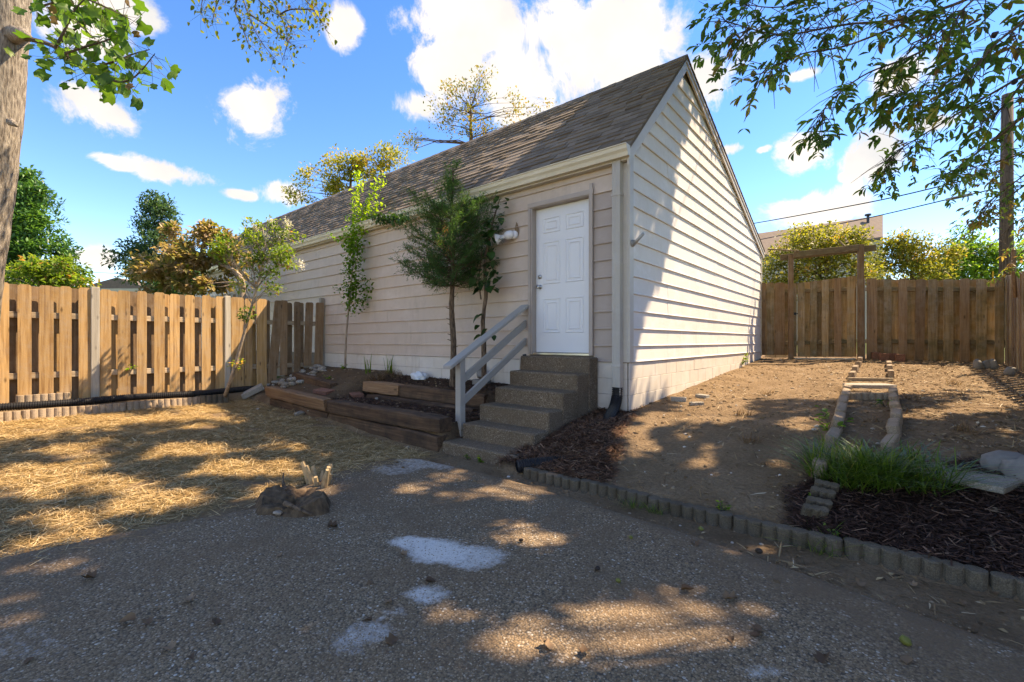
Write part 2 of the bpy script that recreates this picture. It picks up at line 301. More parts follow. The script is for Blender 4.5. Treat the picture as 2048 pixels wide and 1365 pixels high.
M['shingle_flat'] = m_plain('neighbour_shingle', (0.20, 0.155, 0.125), 0.95, 0, 6, 0.3, 0.3)
def m_patio():
    t = NT('exposed_aggregate'); v = t.coord('Position')
    vo = t.nd('ShaderNodeTexVoronoi'); vo.inputs['Scale'].default_value = 88; t.lk(v, vo.inputs['Vector'])
    sp = t.nd('ShaderNodeSeparateColor'); t.lk(vo.outputs['Color'], sp.inputs[0])
    c = t.ramp(sp.outputs[0], [(0, (0.165, 0.108, 0.060)), (0.45, (0.25, 0.168, 0.095)), (0.8, (0.32, 0.225, 0.135)), (0.95, (0.40, 0.31, 0.22)), (1, (0.60, 0.55, 0.46))])
    grey = t.mr(t.noise(v, 0.9, 4, 0.6), 0.45, 0.68); c = t.mix(t.mth('MULTIPLY', grey, 0.4), c, t.mix(1.0, c, (0.98, 1.08, 1.18), 'MULTIPLY'))
    c = t.mix(t.mr(vo.outputs['Distance'], 0.42, 0.8), c, (0.075, 0.058, 0.043))
    d = t.noise(v, 2.1, 6, 0.7); c = t.mix(t.mr(d, 0.42, 0.66, 0, 0.75), c, (0.165, 0.105, 0.060))
    c = t.mix(t.mth('MULTIPLY', t.attr('dirt'), t.mr(t.noise(v, 7, 6, 0.7), 0.3, 0.62)), c, (0.165, 0.11, 0.066))
    wh = t.mr(t.mth('ADD', t.attr('white'), t.mth('MULTIPLY', t.noise(v, 30, 7, 0.8), 1.5)), 1.08, 1.75); c = t.mix(t.mth('MINIMUM', wh, 0.95), c, (0.66, 0.63, 0.58))
    t.col(c).rough(0.88); t.bump(t.mth('ADD', t.mr(vo.outputs['Distance'], 0, 0.75, 1, 0), t.mth('MULTIPLY', t.noise(v, 150, 3), 0.5)), 0.9, 0.006)
    return t.m
M['patio'] = m_patio()
def m_ground():
    t = NT('yard_soil'); v = t.coord('Position')
    n = t.noise(v, 2.3, 7, 0.65); f = t.noise(v, 38, 5, 0.7)
    c = t.ramp(n, [(0.3, (0.20, 0.132, 0.077)), (0.55, (0.31, 0.215, 0.132)), (0.75, (0.40, 0.29, 0.19))])
    c = t.mix(t.mr(f, 0.4, 0.66, 0, 0.55), c, (0.14, 0.088, 0.05))
    c = t.mix(t.mr(t.voro(v, 55), 0.0, 0.12, 0.5, 0), c, (0.42, 0.34, 0.25))
    c = t.mix(t.attr('straw'), c, t.ramp(f, [(0.3, (0.16, 0.095, 0.035)), (0.7, (0.42, 0.29, 0.12))]))
    c = t.mix(t.attr('mulch'), c, t.ramp(f, [(0.3, (0.018, 0.011, 0.008)), (0.7, (0.065, 0.034, 0.024))]))
    c = t.mix(t.mth('MULTIPLY', t.attr('rich'), 0.8), c, t.ramp(f, [(0.3, (0.06, 0.036, 0.022)), (0.7, (0.17, 0.108, 0.066))]))
    c = t.mix(t.attr('lawn'), c, t.ramp(f, [(0.3, (0.05, 0.08, 0.02)), (0.7, (0.13, 0.14, 0.05))]))
    t.col(c).rough(0.95); t.b.inputs['Specular IOR Level'].default_value = 0.1
    t.bump(t.mth('ADD', f, t.noise(v, 9, 6, 0.7)), 1.0, 0.045)
    return t.m
M['ground'] = m_ground()

# ---------------------------------------------------------------- mesh helpers
def link(o, parent=None):
    COL.objects.link(o)
    if parent is not None: o.parent = parent
    return o
def tag(o, label=None, cat=None, group=None, kind=None):
    if label: o['label'] = label
    if cat: o['category'] = cat
    if group: o['group'] = group
    if kind: o['kind'] = kind
    return o
def empty(name, loc, label=None, cat=None, group=None):
    o = bpy.data.objects.new(name, None); o.location = tuple(loc); o.empty_display_size = 0.1; COL.objects.link(o)
    return tag(o, label, cat, group)
def raw_mesh(name, V, Fc, mat, rnd=None, smooth=False, attrs=None):
    V = np.asarray(V, dtype=np.float32); me = bpy.data.meshes.new(name)
    if isinstance(Fc, np.ndarray) and Fc.ndim == 2:
        k = Fc.shape[1]; n = len(Fc)
        me.vertices.add(len(V)); me.vertices.foreach_set('co', V.ravel())
        me.loops.add(n * k); me.loops.foreach_set('vertex_index', Fc.astype(np.int32).ravel())
        me.polygons.add(n); me.polygons.foreach_set('loop_start', np.arange(0, n * k, k, dtype=np.int32))
        me.update(calc_edges=True)
    else:
        me.from_pydata([tuple(map(float, v)) for v in V], [], [tuple(map(int, f)) for f in Fc]); me.update()
    if rnd is not None:
        a = me.attributes.new('rnd', 'FLOAT', 'POINT'); a.data.foreach_set('value', np.asarray(rnd, dtype=np.float32))
    for k_, v_ in (attrs or {}).items():
        a = me.attributes.new(k_, 'FLOAT', 'POINT'); a.data.foreach_set('value', np.asarray(v_, dtype=np.float32))
    if smooth: me.polygons.foreach_set('use_smooth', np.ones(len(me.polygons), dtype=bool))
    me.materials.append(mat)
    return me
def mobj(name, V, Fc, mat, parent=None, rnd=None, smooth=False, origin=None, attrs=None):
    """mesh object; world coordinates in, origin moved to `origin` (or the parent's location)"""
    V = np.asarray(V, dtype=np.float64)
    base = np.zeros(3)
    p = parent
    while p is not None: base = base + np.array(p.location); p = p.parent
    o_ = base if origin is None else np.asarray(origin, float)
    me = raw_mesh(name, V - o_, Fc, mat, rnd, smooth, attrs)
    o = bpy.data.objects.new(name, me); link(o, parent); o.location = tuple(o_ - base)
    return o
class MB:
    def __init__(s): s.V = []; s.F = []; s.n = 0
    def add(s, V, Fc):
        V = np.asarray(V, float); s.V.append(V); s.F += [tuple(int(i) + s.n for i in f) for f in Fc]; s.n += len(V); return s
    def box(s, x0, x1, y0, y1, z0, z1):
        V = [(x, y, z) for z in (z0, z1) for y in (y0, y1) for x in (x0, x1)]
        return s.add(V, [(0, 2, 3, 1), (4, 5, 7, 6), (0, 1, 5, 4), (2, 6, 7, 3), (0, 4, 6, 2), (1, 3, 7, 5)])
    def tube(s, pts, rad, n=8, caps=True):
        V, Fc = tube(pts, rad, n, caps); return s.add(V, Fc)
    def verts(s): return np.concatenate(s.V)
    def build(s, name, mat, parent=None, smooth=False, origin=None, rnd=None): return mobj(name, s.verts(), s.F, mat, parent, rnd, smooth, origin)
def tube(pts, rad, n=8, caps=True, rough=0.0):
    pts = np.asarray(pts, float); rad = np.broadcast_to(np.asarray(rad, float), (len(pts),))
    T = np.gradient(pts, axis=0); T /= np.linalg.norm(T, axis=1)[:, None] + 1e-9
    u = np.cross(T[0], (0.13, 0.31, 0.94) if abs(T[0][2]) < 0.9 else (1, 0.1, 0.05)); u /= np.linalg.norm(u)
    V = []
    for i in range(len(pts)):
        u = u - T[i] * (u @ T[i]); u /= np.linalg.norm(u) + 1e-9; w = np.cross(T[i], u)
        for k in range(n):
            a = 2 * math.pi * k / n; r = rad[i] * (1 + (rng.uniform(-rough, rough) if rough else 0))
            V.append(pts[i] + r * (math.cos(a) * u + math.sin(a) * w))
    Fc = [(i * n + k, i * n + (k + 1) % n, (i + 1) * n + (k + 1) % n, (i + 1) * n + k) for i in range(len(pts) - 1) for k in range(n)]
    if caps: Fc += [tuple(range(n))[::-1], tuple((len(pts) - 1) * n + k for k in range(n))]
    return np.array(V), Fc
def bevel_box(x0, x1, y0, y1, z0, z1, b=0.01):
    """box with chamfered edges (24 verts)"""
    c = np.array([(x0 + x1) / 2, (y0 + y1) / 2, (z0 + z1) / 2]); h = np.array([(x1 - x0) / 2, (y1 - y0) / 2, (z1 - z0) / 2]); b = min(b, *(h * 0.45))
    V = []; idx = {}
    for sx in (-1, 1):
        for sy in (-1, 1):
            for sz in (-1, 1):
                s = np.array([sx, sy, sz])
                for ax in range(3):
                    p = h - b; p = p.copy(); p[ax] = h[ax]; idx[(sx, sy, sz, ax)] = len(V); V.append(c + s * p)
    Fc = []
    def order(keys):
        pts = np.array([V[idx[k]] for k in keys]); m = pts.mean(0); nrm = m - c
        u = pts[0] - m; w = np.cross(nrm, u); ang = [math.atan2((p - m) @ w / (np.linalg.norm(w) + 1e-12), (p - m) @ u / (np.linalg.norm(u) + 1e-12)) for p in pts]
        return tuple(idx[keys[i]] for i in np.argsort(ang))
    sg = (-1, 1)
    for ax in range(3):
        for d in sg: Fc.append(order([k for k in idx if k[3] == ax and k[ax] == d]))
    for a in range(3):
        for b2 in range(a + 1, 3):
            for da in sg:
                for db in sg: Fc.append(order([k for k in idx if k[3] in (a, b2) and k[a] == da and k[b2] == db]))
    for sx in sg:
        for sy in sg:
            for sz in sg: Fc.append(order([(sx, sy, sz, ax) for ax in range(3)]))
    return np.array(V), Fc
def prism(outline, axis_u, axis_v, axis_w, origin, t):
    """outline (k,2) in u,v extruded by t along w"""
    o = np.asarray(outline, float); k = len(o)
    U, Vv, W = (np.asarray(a, float) for a in (axis_u, axis_v, axis_w))
    base = np.asarray(origin, float) + o[:, :1] * U + o[:, 1:] * Vv
    V = np.concatenate([base, base + W * t])
    Fc = [tuple(range(k))[::-1], tuple(range(k, 2 * k))] + [(i, (i + 1) % k, k + (i + 1) % k, k + i) for i in range(k)]
    return V, Fc
def lathe(profile, n=14, axis=(0, 0, 1), origin=(0, 0, 0)):
    ax = np.asarray(axis, float); ax /= np.linalg.norm(ax); u = np.cross(ax, (0.3, 0.9, 0.2)); u /= np.linalg.norm(u); w = np.cross(ax, u)
    V = []
    for r, h in profile:
        for k in range(n):
            a = 2 * math.pi * k / n; V.append(np.asarray(origin) + ax * h + r * (math.cos(a) * u + math.sin(a) * w))
    m = len(profile)
    Fc = [(i * n + k, i * n + (k + 1) % n, (i + 1) * n + (k + 1) % n, (i + 1) * n + k) for i in range(m - 1) for k in range(n)]
    Fc += [tuple(range(n))[::-1], tuple((m - 1) * n + k for k in range(n))]
    return np.array(V), Fc
def ico(sub=1):
    t = (1 + 5 ** 0.5) / 2
    V = [(-1, t, 0), (1, t, 0), (-1, -t, 0), (1, -t, 0), (0, -1, t), (0, 1, t), (0, -1, -t), (0, 1, -t), (t, 0, -1), (t, 0, 1), (-t, 0, -1), (-t, 0, 1)]
    Fc = [(0,11,5),(0,5,1),(0,1,7),(0,7,10),(0,10,11),(1,5,9),(5,11,4),(11,10,2),(10,7,6),(7,1,8),(3,9,4),(3,4,2),(3,2,6),(3,6,8),(3,8,9),(4,9,5),(2,4,11),(6,2,10),(8,6,7),(9,8,1)]
    V = [np.array(v) / np.linalg.norm(v) for v in V]
    for _ in range(sub):
        cache = {}; nf = []
        def mid(a, b):
            k = (min(a, b), max(a, b))
            if k not in cache:
                m = V[a] + V[b]; V.append(m / np.linalg.norm(m)); cache[k] = len(V) - 1
            return cache[k]
        for a, b, c in Fc:
            x, y, z = mid(a, b), mid(b, c), mid(c, a); nf += [(a, x, z), (b, y, x), (c, z, y), (x, y, z)]
        Fc = nf
    return np.array(V), np.array(Fc)
def rock(center, size, seed, sub=1, rough=0.28):
    r = np.random.default_rng(seed); V, Fc = ico(sub)
    k = r.normal(size=(6, 3)); k /= np.linalg.norm(k, axis=1)[:, None]
    cut = r.uniform(0.55, 0.95, 6); s = np.ones(len(V))
    for kk, cc in zip(k, cut):
        d = V @ kk; s = np.minimum(s, np.where(d > 0.05, cc / np.maximum(d, 0.05), 9))
    V = V * s[:, None] * (1 + r.uniform(-rough, rough, (len(V), 1)) * 0.35)
    a = r.uniform(0, 6.28); c, q = math.cos(a), math.sin(a); V = V * np.asarray(size)
    V = V @ np.array([[c, q, 0], [-q, c, 0], [0, 0, 1]])
    return V + np.asarray(center), Fc
def frames(d, roll=None):
    d = d / (np.linalg.norm(d, axis=1)[:, None] + 1e-9)
    ref = np.tile(np.array([0.0, 0, 1]), (len(d), 1)); ref[np.abs(d[:, 2]) > 0.95] = (1, 0, 0)
    x = np.cross(d, ref); x /= np.linalg.norm(x, axis=1)[:, None]; z = np.cross(x, d)
    if roll is not None:
        c, s_ = np.cos(roll)[:, None], np.sin(roll)[:, None]; x, z = x * c + z * s_, z * c - x * s_
    return x, d, z
def inst(tv, tf, pos, d, scale, roll=None, rnd=None):
    """copies of a template (x = width, y = length, z = normal) into one vertex/face array"""
    pos = np.asarray(pos, float); n = len(pos); x, y, z = frames(np.asarray(d, float), roll); scale = np.asarray(scale, float)
    if scale.ndim == 1: scale = np.repeat(scale[:, None], 3, 1)
    V = (pos[:, None, :] + tv[None, :, 0:1] * scale[:, None, 0:1] * x[:, None, :] + tv[None, :, 1:2] * scale[:, None, 1:2] * y[:, None, :] + tv[None, :, 2:3] * scale[:, None, 2:3] * z[:, None, :])
    k = len(tv); Fc = (tf[None] + (np.arange(n) * k)[:, None, None]).reshape(-1, tf.shape[1])
    rn = np.repeat(rng.random(n) if rnd is None else np.asarray(rnd), k)
    return V.reshape(-1, 3), Fc, rn
def leaf_tmpl(outline, fold=0.12, droop=0.10):
    """outline of the right half [(x, y)...] from base to tip; folded at the midrib"""
    o = np.array(outline, float); k = len(o)
    mid = [(0, y, 0) for y in o[:, 1]]
    r = [(x, y, fold * x) for x, y in o]; l = [(-x, y, fold * x) for x, y in o]
    V = np.array(mid + r + l, float); V[:, 2] -= droop * V[:, 1] ** 2
    Fc = []
    for i in range(k - 1):
        for off, flip in ((k, False), (2 * k, True)):
            q = (i, i + off, i + 1 + off, i + 1)
            t1, t2 = (q[0], q[1], q[2]), (q[0], q[2], q[3])
            Fc += [t1[::-1], t2[::-1]] if flip else [t1, t2]
    return V, np.array(Fc)
LEAF4 = (np.array([(0, 0, 0), (0.5, 0.45, 0.1), (0, 0.5, 0), (-0.5, 0.45, 0.1), (0, 1, -0.08)]), np.array([(0, 1, 2), (0, 2, 3), (1, 4, 2), (2, 4, 3)]))
LANCE = leaf_tmpl([(0.02, 0), (0.30, 0.25), (0.46, 0.55), (0.30, 0.82), (0.0, 1.0)], 0.3, 0.18)
OVATE = leaf_tmpl([(0.02, 0), (0.42, 0.14), (0.5, 0.38), (0.32, 0.72), (0.0, 1.0)], 0.25, 0.15)
LOBED = leaf_tmpl([(0.02, 0.0), (0.30, 0.02), (0.62, 0.26), (0.40, 0.48), (0.58, 0.82), (0.22, 0.80), (0.0, 0.90)], 0.22, 0.10)
STRIP = (np.array([(-0.5, 0, 0), (0.5, 0, 0), (-0.5, 0.5, 0.06), (0.5, 0.5, 0.06), (0, 1, 0)]), np.array([(0, 1, 3), (0, 3, 2), (2, 3, 4)]))
CHIP = (np.array([(-0.5, 0, 0), (0.5, 0, 0), (0.4, 1, 0), (-0.45, 0.9, 0), (0.0, 0.5, 0.5)]), np.array([(0, 1, 4), (1, 2, 4), (2, 3, 4), (3, 0, 4)]))
def smooth(x, a, b):
    t = np.clip((np.asarray(x, float) - a) / (b - a), 0, 1); return t * t * (3 - 2 * t)
def vnoise(x, y, s=1.0, seed=0):
    """value noise, about -1..1"""
    x = np.asarray(x, float) * s + 1000; y = np.asarray(y, float) * s + 1000
    xi, yi = np.floor(x).astype(np.int64), np.floor(y).astype(np.int64); fx, fy = x - xi, y - yi
    fx, fy = fx * fx * (3 - 2 * fx), fy * fy * (3 - 2 * fy)
    def h(i, j):
        n = (i * 374761393 + j * 668265263 + seed * 1442695041) & 0x7fffffff; n = ((n ^ (n >> 13)) * 1274126177) & 0x7fffffff
        return ((n ^ (n >> 16)) & 0xffff) / 32767.5 - 1
    return (h(xi, yi) * (1 - fx) + h(xi + 1, yi) * fx) * (1 - fy) + (h(xi, yi + 1) * (1 - fx) + h(xi + 1, yi + 1) * fx) * fy
def fbm(x, y, s=1.0, seed=0, o=3): return sum(vnoise(x, y, s * 2 ** i, seed + i) * 0.5 ** i for i in range(o)) / 1.75

# ---------------------------------------------------------------- terrain
FX = -7.37                                      # left fence line, runs along Y
F0, F1 = np.array([0.05, 7.44]), np.array([4.33, 8.83])   # back fence line
def H(x, y):
    x = np.asarray(x, float); y = np.asarray(y, float)
    lawn = 0.17 * smooth(-x, 1.8, 6.8) + 0.012 * fbm(x, y, 3.0, 3)
    lawn = lawn * smooth(-x, 1.2, 1.9)
    border = smooth(-x, 6.90, 6.98) * (1 - smooth(y, -1.75, -1.3)); lawn = lawn + border * 0.14
    z = lawn - 0.025
    right = np.where(y < 0, 0.062 + (y + 1.8) * 0.188, 0.40 + 0.0585 * y) - 0.045 * np.clip(x - 1.8, 0, 4) * smooth(y, 0, 5)
    right = right + 0.016 * fbm(x, y, 2.2, 11) + 0.006 * fbm(x, y, 9, 12)
    right = right + 0.10 * np.exp(-((x - 0.05) / 0.42) ** 2 - ((y + 0.95) / 0.55) ** 2)      # heaped mulch beside the steps
    wr = smooth(y, -1.84, -1.76) * smooth(x, -0.70, -0.50)
    z = z * (1 - wr) + right * wr
    tier = np.where(y < -0.55, 0.27 + 0.03 * (y + 1.6), 0.52 + 0.12 * (y + 0.55)); tier = 0.28 + 0.02 * (y + 1.6) + (0.26 + 0.06 * smooth(y, -0.4, 0)) * smooth(y, -0.64, -0.5)
    mound = 0.24 + 0.46 * smooth(y, -1.75, -0.15)
    mw = smooth(-x, 4.45, 5.1); bed = tier * (1 - mw) + mound * mw + 0.018 * fbm(x, y, 4, 21) + 0.008 * fbm(x, y, 13, 23)
    wb = smooth(y, -1.74, -1.60) * smooth(-x, 1.50, 1.56) * (1 - smooth(-x, 7.6, 8.2))
    z = z * (1 - wb) + bed * wb
    wf = smooth(-x, 7.5, 8.1); z = z * (1 - wf) + 0.36 * wf
    return z
def G(px, py, n=60):                             # pixel -> point on the terrain
    d = P(px, py, 1) - CAM; lo, hi = 0.8, 60
    ts = np.linspace(0.8, 25, 600); pts = CAM + ts[:, None] * d; below = pts[:, 2] < H(pts[:, 0], pts[:, 1]); i = int(np.argmax(below))
    p = pts[i]; return np.array([p[0], p[1], float(H(p[0], p[1]))])

PATIO = [(-1.62, -7.5), (-1.60, -5.1), (-1.45, -4.4), (-1.28, -3.75), (-1.62, -3.2), (-1.80, -2.65), (-1.72, -2.25), (-1.45, -2.02), (-0.2, -1.96), (0.6, -2.02), (1.8, -2.16), (2.9, -2.38), (4.6, -2.6), (7, -2.8), (7, -7.5)]
def inside(poly, x, y):
    x = np.asarray(x, float); y = np.asarray(y, float); r = np.zeros(x.shape, bool); n = len(poly)
    for i in range(n):
        (x0, y0), (x1, y1) = poly[i], poly[(i + 1) % n]
        c = ((y0 > y) != (y1 > y)) & (x < (x1 - x0) * (y - y0) / (y1 - y0 + 1e-12) + x0); r ^= c
    return r
# soil zones
def z_straw(x, y):
    return smooth(-x, 1.35, 1.75) * (1 - smooth(-x, 6.85, 6.98)) * (1 - smooth(y, -1.9, -1.7)) * smooth(fbm(x, y, 2.6, 31) + 0.9, 0.25, 0.75)
def z_mulch_dark(x, y):                          # bed right of the path
    e = 0.12 * fbm(x, y, 3, 41)
    back = -0.55 + 0.45 * smooth(x, 2.55, 3.4)
    return smooth(x + e, 1.88, 1.98) * smooth(y, -1.8, -1.75) * (1 - smooth(y + e, back - 0.1, back + 0.1))
def z_mulch_red(x, y):                           # heap beside the steps
    e = 0.16 * fbm(x, y, 3, 43)
    return smooth(x, -0.7, -0.5) * (1 - smooth(x + e + 0.35 * (y + 1), 0.30, 0.52)) * smooth(y, -1.8, -1.75) * (1 - smooth(y + e, 0.15, 0.35))
def z_rich(x, y):
    return smooth(y, -1.7, -1.5) * smooth(-x, 1.35, 1.5) * (1 - smooth(-x, 7.4, 7.6)) * 0.8
def build_ground():
    gx = np.concatenate([[-1500, -500, -200, -90, -50, -32, -22, -16, -12.5, -10.5, -9.2], np.arange(-8.4, 5.21, 0.055), [5.5, 6, 7, 9, 12, 16, 22, 32, 50, 90, 200, 500, 1500]])
    gy = np.concatenate([[-1500, -500, -200, -80, -40, -22, -14, -10, -8, -6.8, -6.0], np.arange(-5.4, 3.0, 0.05), np.arange(3.0, 9.6, 0.08), [10, 11, 13, 16, 20, 26, 36, 50, 90, 200, 500, 1500]])
    X, Y = np.meshgrid(gx, gy); Z = H(X, Y)
    Z = np.where(inside(PATIO, X, Y), -0.05, Z)
    near = np.exp(-np.maximum(0, np.hypot(X, Y) - 14) / 30); Z = Z * near + 0.3 * (1 - near)
    Z = np.where(Y > 9.4, np.maximum(Z, 0.55), Z)
    ny, nx = X.shape; I = np.arange(nx * ny).reshape(ny, nx)
    Q = np.stack([I[:-1, :-1], I[:-1, 1:], I[1:, 1:], I[1:, :-1]], -1).reshape(-1, 4)
    x, y = X.ravel(), Y.ravel(); md = np.maximum(z_mulch_dark(x, y), 0)
    mr_ = z_mulch_red(x, y) * 0.75
    upper = smooth(y, -1.5, -1.3) * smooth(-x, 1.3, 1.5) * (1 - smooth(-x + 0.3 * fbm(x, y, 3, 5), 4.3, 4.9))
    far = np.clip(smooth(-x, 7.6, 8.5) + smooth(y, 9.0, 9.6) + smooth(x, 5.2, 6.5), 0, 1)
    o = mobj('ground', np.stack([x, y, Z.ravel()], 1), Q, M['ground'], smooth=True, attrs={'straw': z_straw(x, y), 'mulch': np.clip(md + mr_ + upper * 0.9, 0, 1), 'rich': z_rich(x, y), 'lawn': far})
    tag(o, kind='structure')
build_ground()
def build_patio():
    gx = np.arange(-1.95, 7.01, 0.06); gy = np.arange(-7.5, -1.9, 0.06); X, Y = np.meshgrid(gx, gy)
    m = inside(PATIO, X + 0.05 * fbm(X, Y, 4, 61), Y + 0.05 * fbm(X, Y, 4, 62)); I = np.arange(X.size).reshape(X.shape)
    Q = np.stack([I[:-1, :-1], I[:-1, 1:], I[1:, 1:], I[1:, :-1]], -1).reshape(-1, 4)
    keep = (m[:-1, :-1].ravel() & m[:-1, 1:].ravel() & m[1:, 1:].ravel() & m[1:, :-1].ravel()); Q = Q[keep]
    Z = 0.006 + 0.006 * fbm(X, Y, 1.5, 63)
    # soil washed over the back edge, white cement stain near the middle
    edge = np.full(X.shape, 9.0)
    P_ = np.array(PATIO)
    for a, b in zip(P_, np.roll(P_, -1, 0)):
        d = b - a; t = np.clip(((X - a[0]) * d[0] + (Y - a[1]) * d[1]) / (d @ d), 0, 1); edge = np.minimum(edge, np.hypot(X - a[0] - t * d[0], Y - a[1] - t * d[1]))
    soil_w = 0.16 + 0.45 * smooth(X, 0.8, 3.0) + 0.12 * fbm(X, Y, 2, 64)
    dirt = 1 - smooth(edge, soil_w * 0.4, soil_w + 0.12); dirt = np.where(Y < -6.6, 0, dirt); Z = Z + 0.012 * dirt
    Z = np.where(edge < 0.14, Z - 0.05 * (1 - edge / 0.14) ** 2, Z)
    white = np.zeros(X.shape)
    for (px, py, rx, ry, s) in [(830,1085,55,14,1.0),(880,1105,75,26,1.0),(950,1115,75,28,0.8),(850,1190,55,20,0.8),(740,1265,60,30,0.6),(690,1295,50,30,0.6),(1530,1345,60,16,0.6),(790,1225,40,15,0.45),(860,925,90,18,0.55),(790,940,60,14,0.5),(60,1290,120,50,0.35)]:
        a = G(px, py); 
        qx, qy, _ = proj(np.stack([X, Y, Z], -1)); d = np.hypot((qx - px) / rx, (qy - py) / ry); zc = np.stack([X, Y, Z], -1) - CAM
        front = (zc @ EZ) > 0.3
        white = np.maximum(white, np.where(front, s * (1 - smooth(d + 0.35 * fbm(X, Y, 7, 66), 0.55, 1.25)), 0))
    o = mobj('patio', np.stack([X, Y, Z], -1).reshape(-1, 3), Q, M['patio'], smooth=True, attrs={'dirt': dirt.ravel(), 'white': white.ravel()})
    tag(o, kind='structure')
build_patio()

# ---------------------------------------------------------------- the house
def y_on_x(px, X):                               # y where the ray of a pixel column meets the plane x = X
    r = (px - 1024) / F; dx = X - CX
    return CY + (r * dx * EZ[0] - dx * EX[0]) / (EX[1] - r * EZ[1])
def x_on_y(px, Y):
    r = (px - 1024) / F; dy = Y - CY
    return CX + (r * dy * EZ[1] - dy * EX[1]) / (EX[0] - r * EZ[0])
def z_at(p, py):                                 # height of pixel row py at ground position p
    zc = (np.array([p[0], p[1], 0]) - CAM) @ EZ; return CZ + (683 - py) / F * zc
LEN, DEP = 17.0, 7.42
EAVE_Y, EAVE_Z, RIDGE_Y, RIDGE_Z, BACK_Y, BACK_Z = -0.12, 3.61, 1.90, 5.66, 7.56, 3.50
S1 = (RIDGE_Z - EAVE_Z) / (RIDGE_Y - EAVE_Y); S2 = (RIDGE_Z - BACK_Z) / (BACK_Y - RIDGE_Y)
def roof_z(y): return np.where(np.asarray(y) < RIDGE_Y, EAVE_Z + (np.asarray(y) - EAVE_Y) * S1, RIDGE_Z - (np.asarray(y) - RIDGE_Y) * S2)
SB = 1.003                                       # underside of the siding
DX0, DX1, DZ0, DZ1 = -1.515, -0.475, 1.075, 3.22  # outer edges of the door casing
house = empty('house', (0, 0, 0.3), 'long beige clapboard house with steep grey-brown shingle roof and side door', 'house')
# walls behind the boards
b = MB(); b.box(-LEN, DX0 + 0.03, 0, 0.12, 0.1, 3.60); b.box(DX1 - 0.03, 0, 0.0, 0.12, 0.1, 3.60); b.box(DX0 + 0.03, DX1 - 0.03, 0, 0.12, DZ1 - 0.03, 3.60); b.box(DX0 + 0.03, DX1 - 0.03, 0.0, 0.12, 0.1, DZ0)
front_wall = b.build('front_wall', M['sheath'], house)
gab = [(0.121, 0.1), (DEP, 0.1), (DEP, float(roof_z(DEP)) - 0.06), (RIDGE_Y, RIDGE_Z - 0.07), (0.121, float(roof_z(0.121)) - 0.06)]
V, Fc = prism(gab, (0, 1, 0), (0, 0, 1), (-1, 0, 0), (-0.002, 0, 0), 0.12)
end_wall = mobj('end_wall', V, Fc, M['sheath'], house)
b = MB(); b.box(-LEN, -0.13, DEP - 0.13, DEP - 0.01, 0.1, 3.5); b.box(-LEN, -LEN + 0.1, 0.13, DEP - 0.14, 0.1, 3.5)
b.build('rear_wall', M['siding'], house)
PROF = [(0.0005, 0.0), (0.024, 0.0), (0.0275, 0.007), (0.024, 0.018), (0.0165, 0.022), (0.005, 0.232), (0.0005, 0.232)]
def board(name, parent, mat, along, prof, z0, lim, jit=0.0):
    """lap board: `along` 'x' (door wall) or 'y' (end wall); lim(z) -> (a, b)"""
    V = []
    for e in (0, 1):
        for o, dz in prof:
            q = lim(z0 + dz)[e]; oo = o + jit * (1 if o > 0.001 else 0)
            V.append((q, -oo, z0 + dz) if along == 'x' else (oo, q, z0 + dz))
    k = len(prof); Fc = [tuple(range(k)), tuple(range(2 * k - 1, k - 1, -1))] + [(i, k + i, k + (i + 1) % k, (i + 1) % k) for i in range(k)]
    V = np.array(V); return mobj(name, V, Fc, mat, parent, origin=V.mean(0))
rows = [SB, SB + 0.198]
while rows[-1] < 5.6: rows.append(rows[-1] + 0.2175)
def prof_for(i): return [(o, min(dz, 0.2125) if i == 0 else dz) for o, dz in PROF]
for i, z0 in enumerate(rows):
    if z0 > 3.40: break
    pr = prof_for(i)
    if z0 + 0.232 > 3.47: pr = [(o, min(dz, 3.47 - z0)) for o, dz in PROF]
    segs = []
    if z0 < DZ1 - 0.05 and z0 + 0.2175 > DZ1:
        pa_ = [(o, max(dz, DZ1 + 0.011 - z0)) for o, dz in PROF if dz > 0.03 or o > 0.02]; pa_ = [(0.0005, DZ1 + 0.011 - z0), (0.016, DZ1 + 0.011 - z0), (0.006, 0.232), (0.0005, 0.232)]
        board('siding_board', front_wall, M['siding'], 'x', pa_, z0, lambda z: (DX0 - 0.001, DX1 + 0.001))
    joints = [-0.10]
    x = -0.10 - (1.2 + 1.31 * ((i * 5) % 3))
    while x > -LEN: joints.append(x); x -= 3.66
    joints.append(-LEN)
    for a, c in zip(joints[:-1], joints[1:]):
        lo, hi = c + 0.0012, a - 0.0012
        if z0 < DZ1 - 0.05:
            if lo < DX1 and hi > DX0:
                if hi > DX1: segs.append((DX1 + 0.002, hi))
                if lo < DX0: segs.append((lo, DX0 - 0.002))
                continue
        segs.append((lo, hi))
    for lo, hi in segs:
        if hi - lo < 0.03: continue
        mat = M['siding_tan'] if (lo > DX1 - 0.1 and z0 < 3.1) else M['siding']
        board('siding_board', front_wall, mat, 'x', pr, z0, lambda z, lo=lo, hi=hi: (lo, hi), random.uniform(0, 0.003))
def gable_lim(z, inset=0.0):
    a = max(0.085, EAVE_Y + (z - (EAVE_Z - 0.19)) / S1) if z > 3.4 else 0.085
    c = min(DEP - 0.07, BACK_Y - (z - (BACK_Z - 0.13)) / S2) if z > 3.3 else DEP - 0.07
    return a, max(a + 0.001, c)
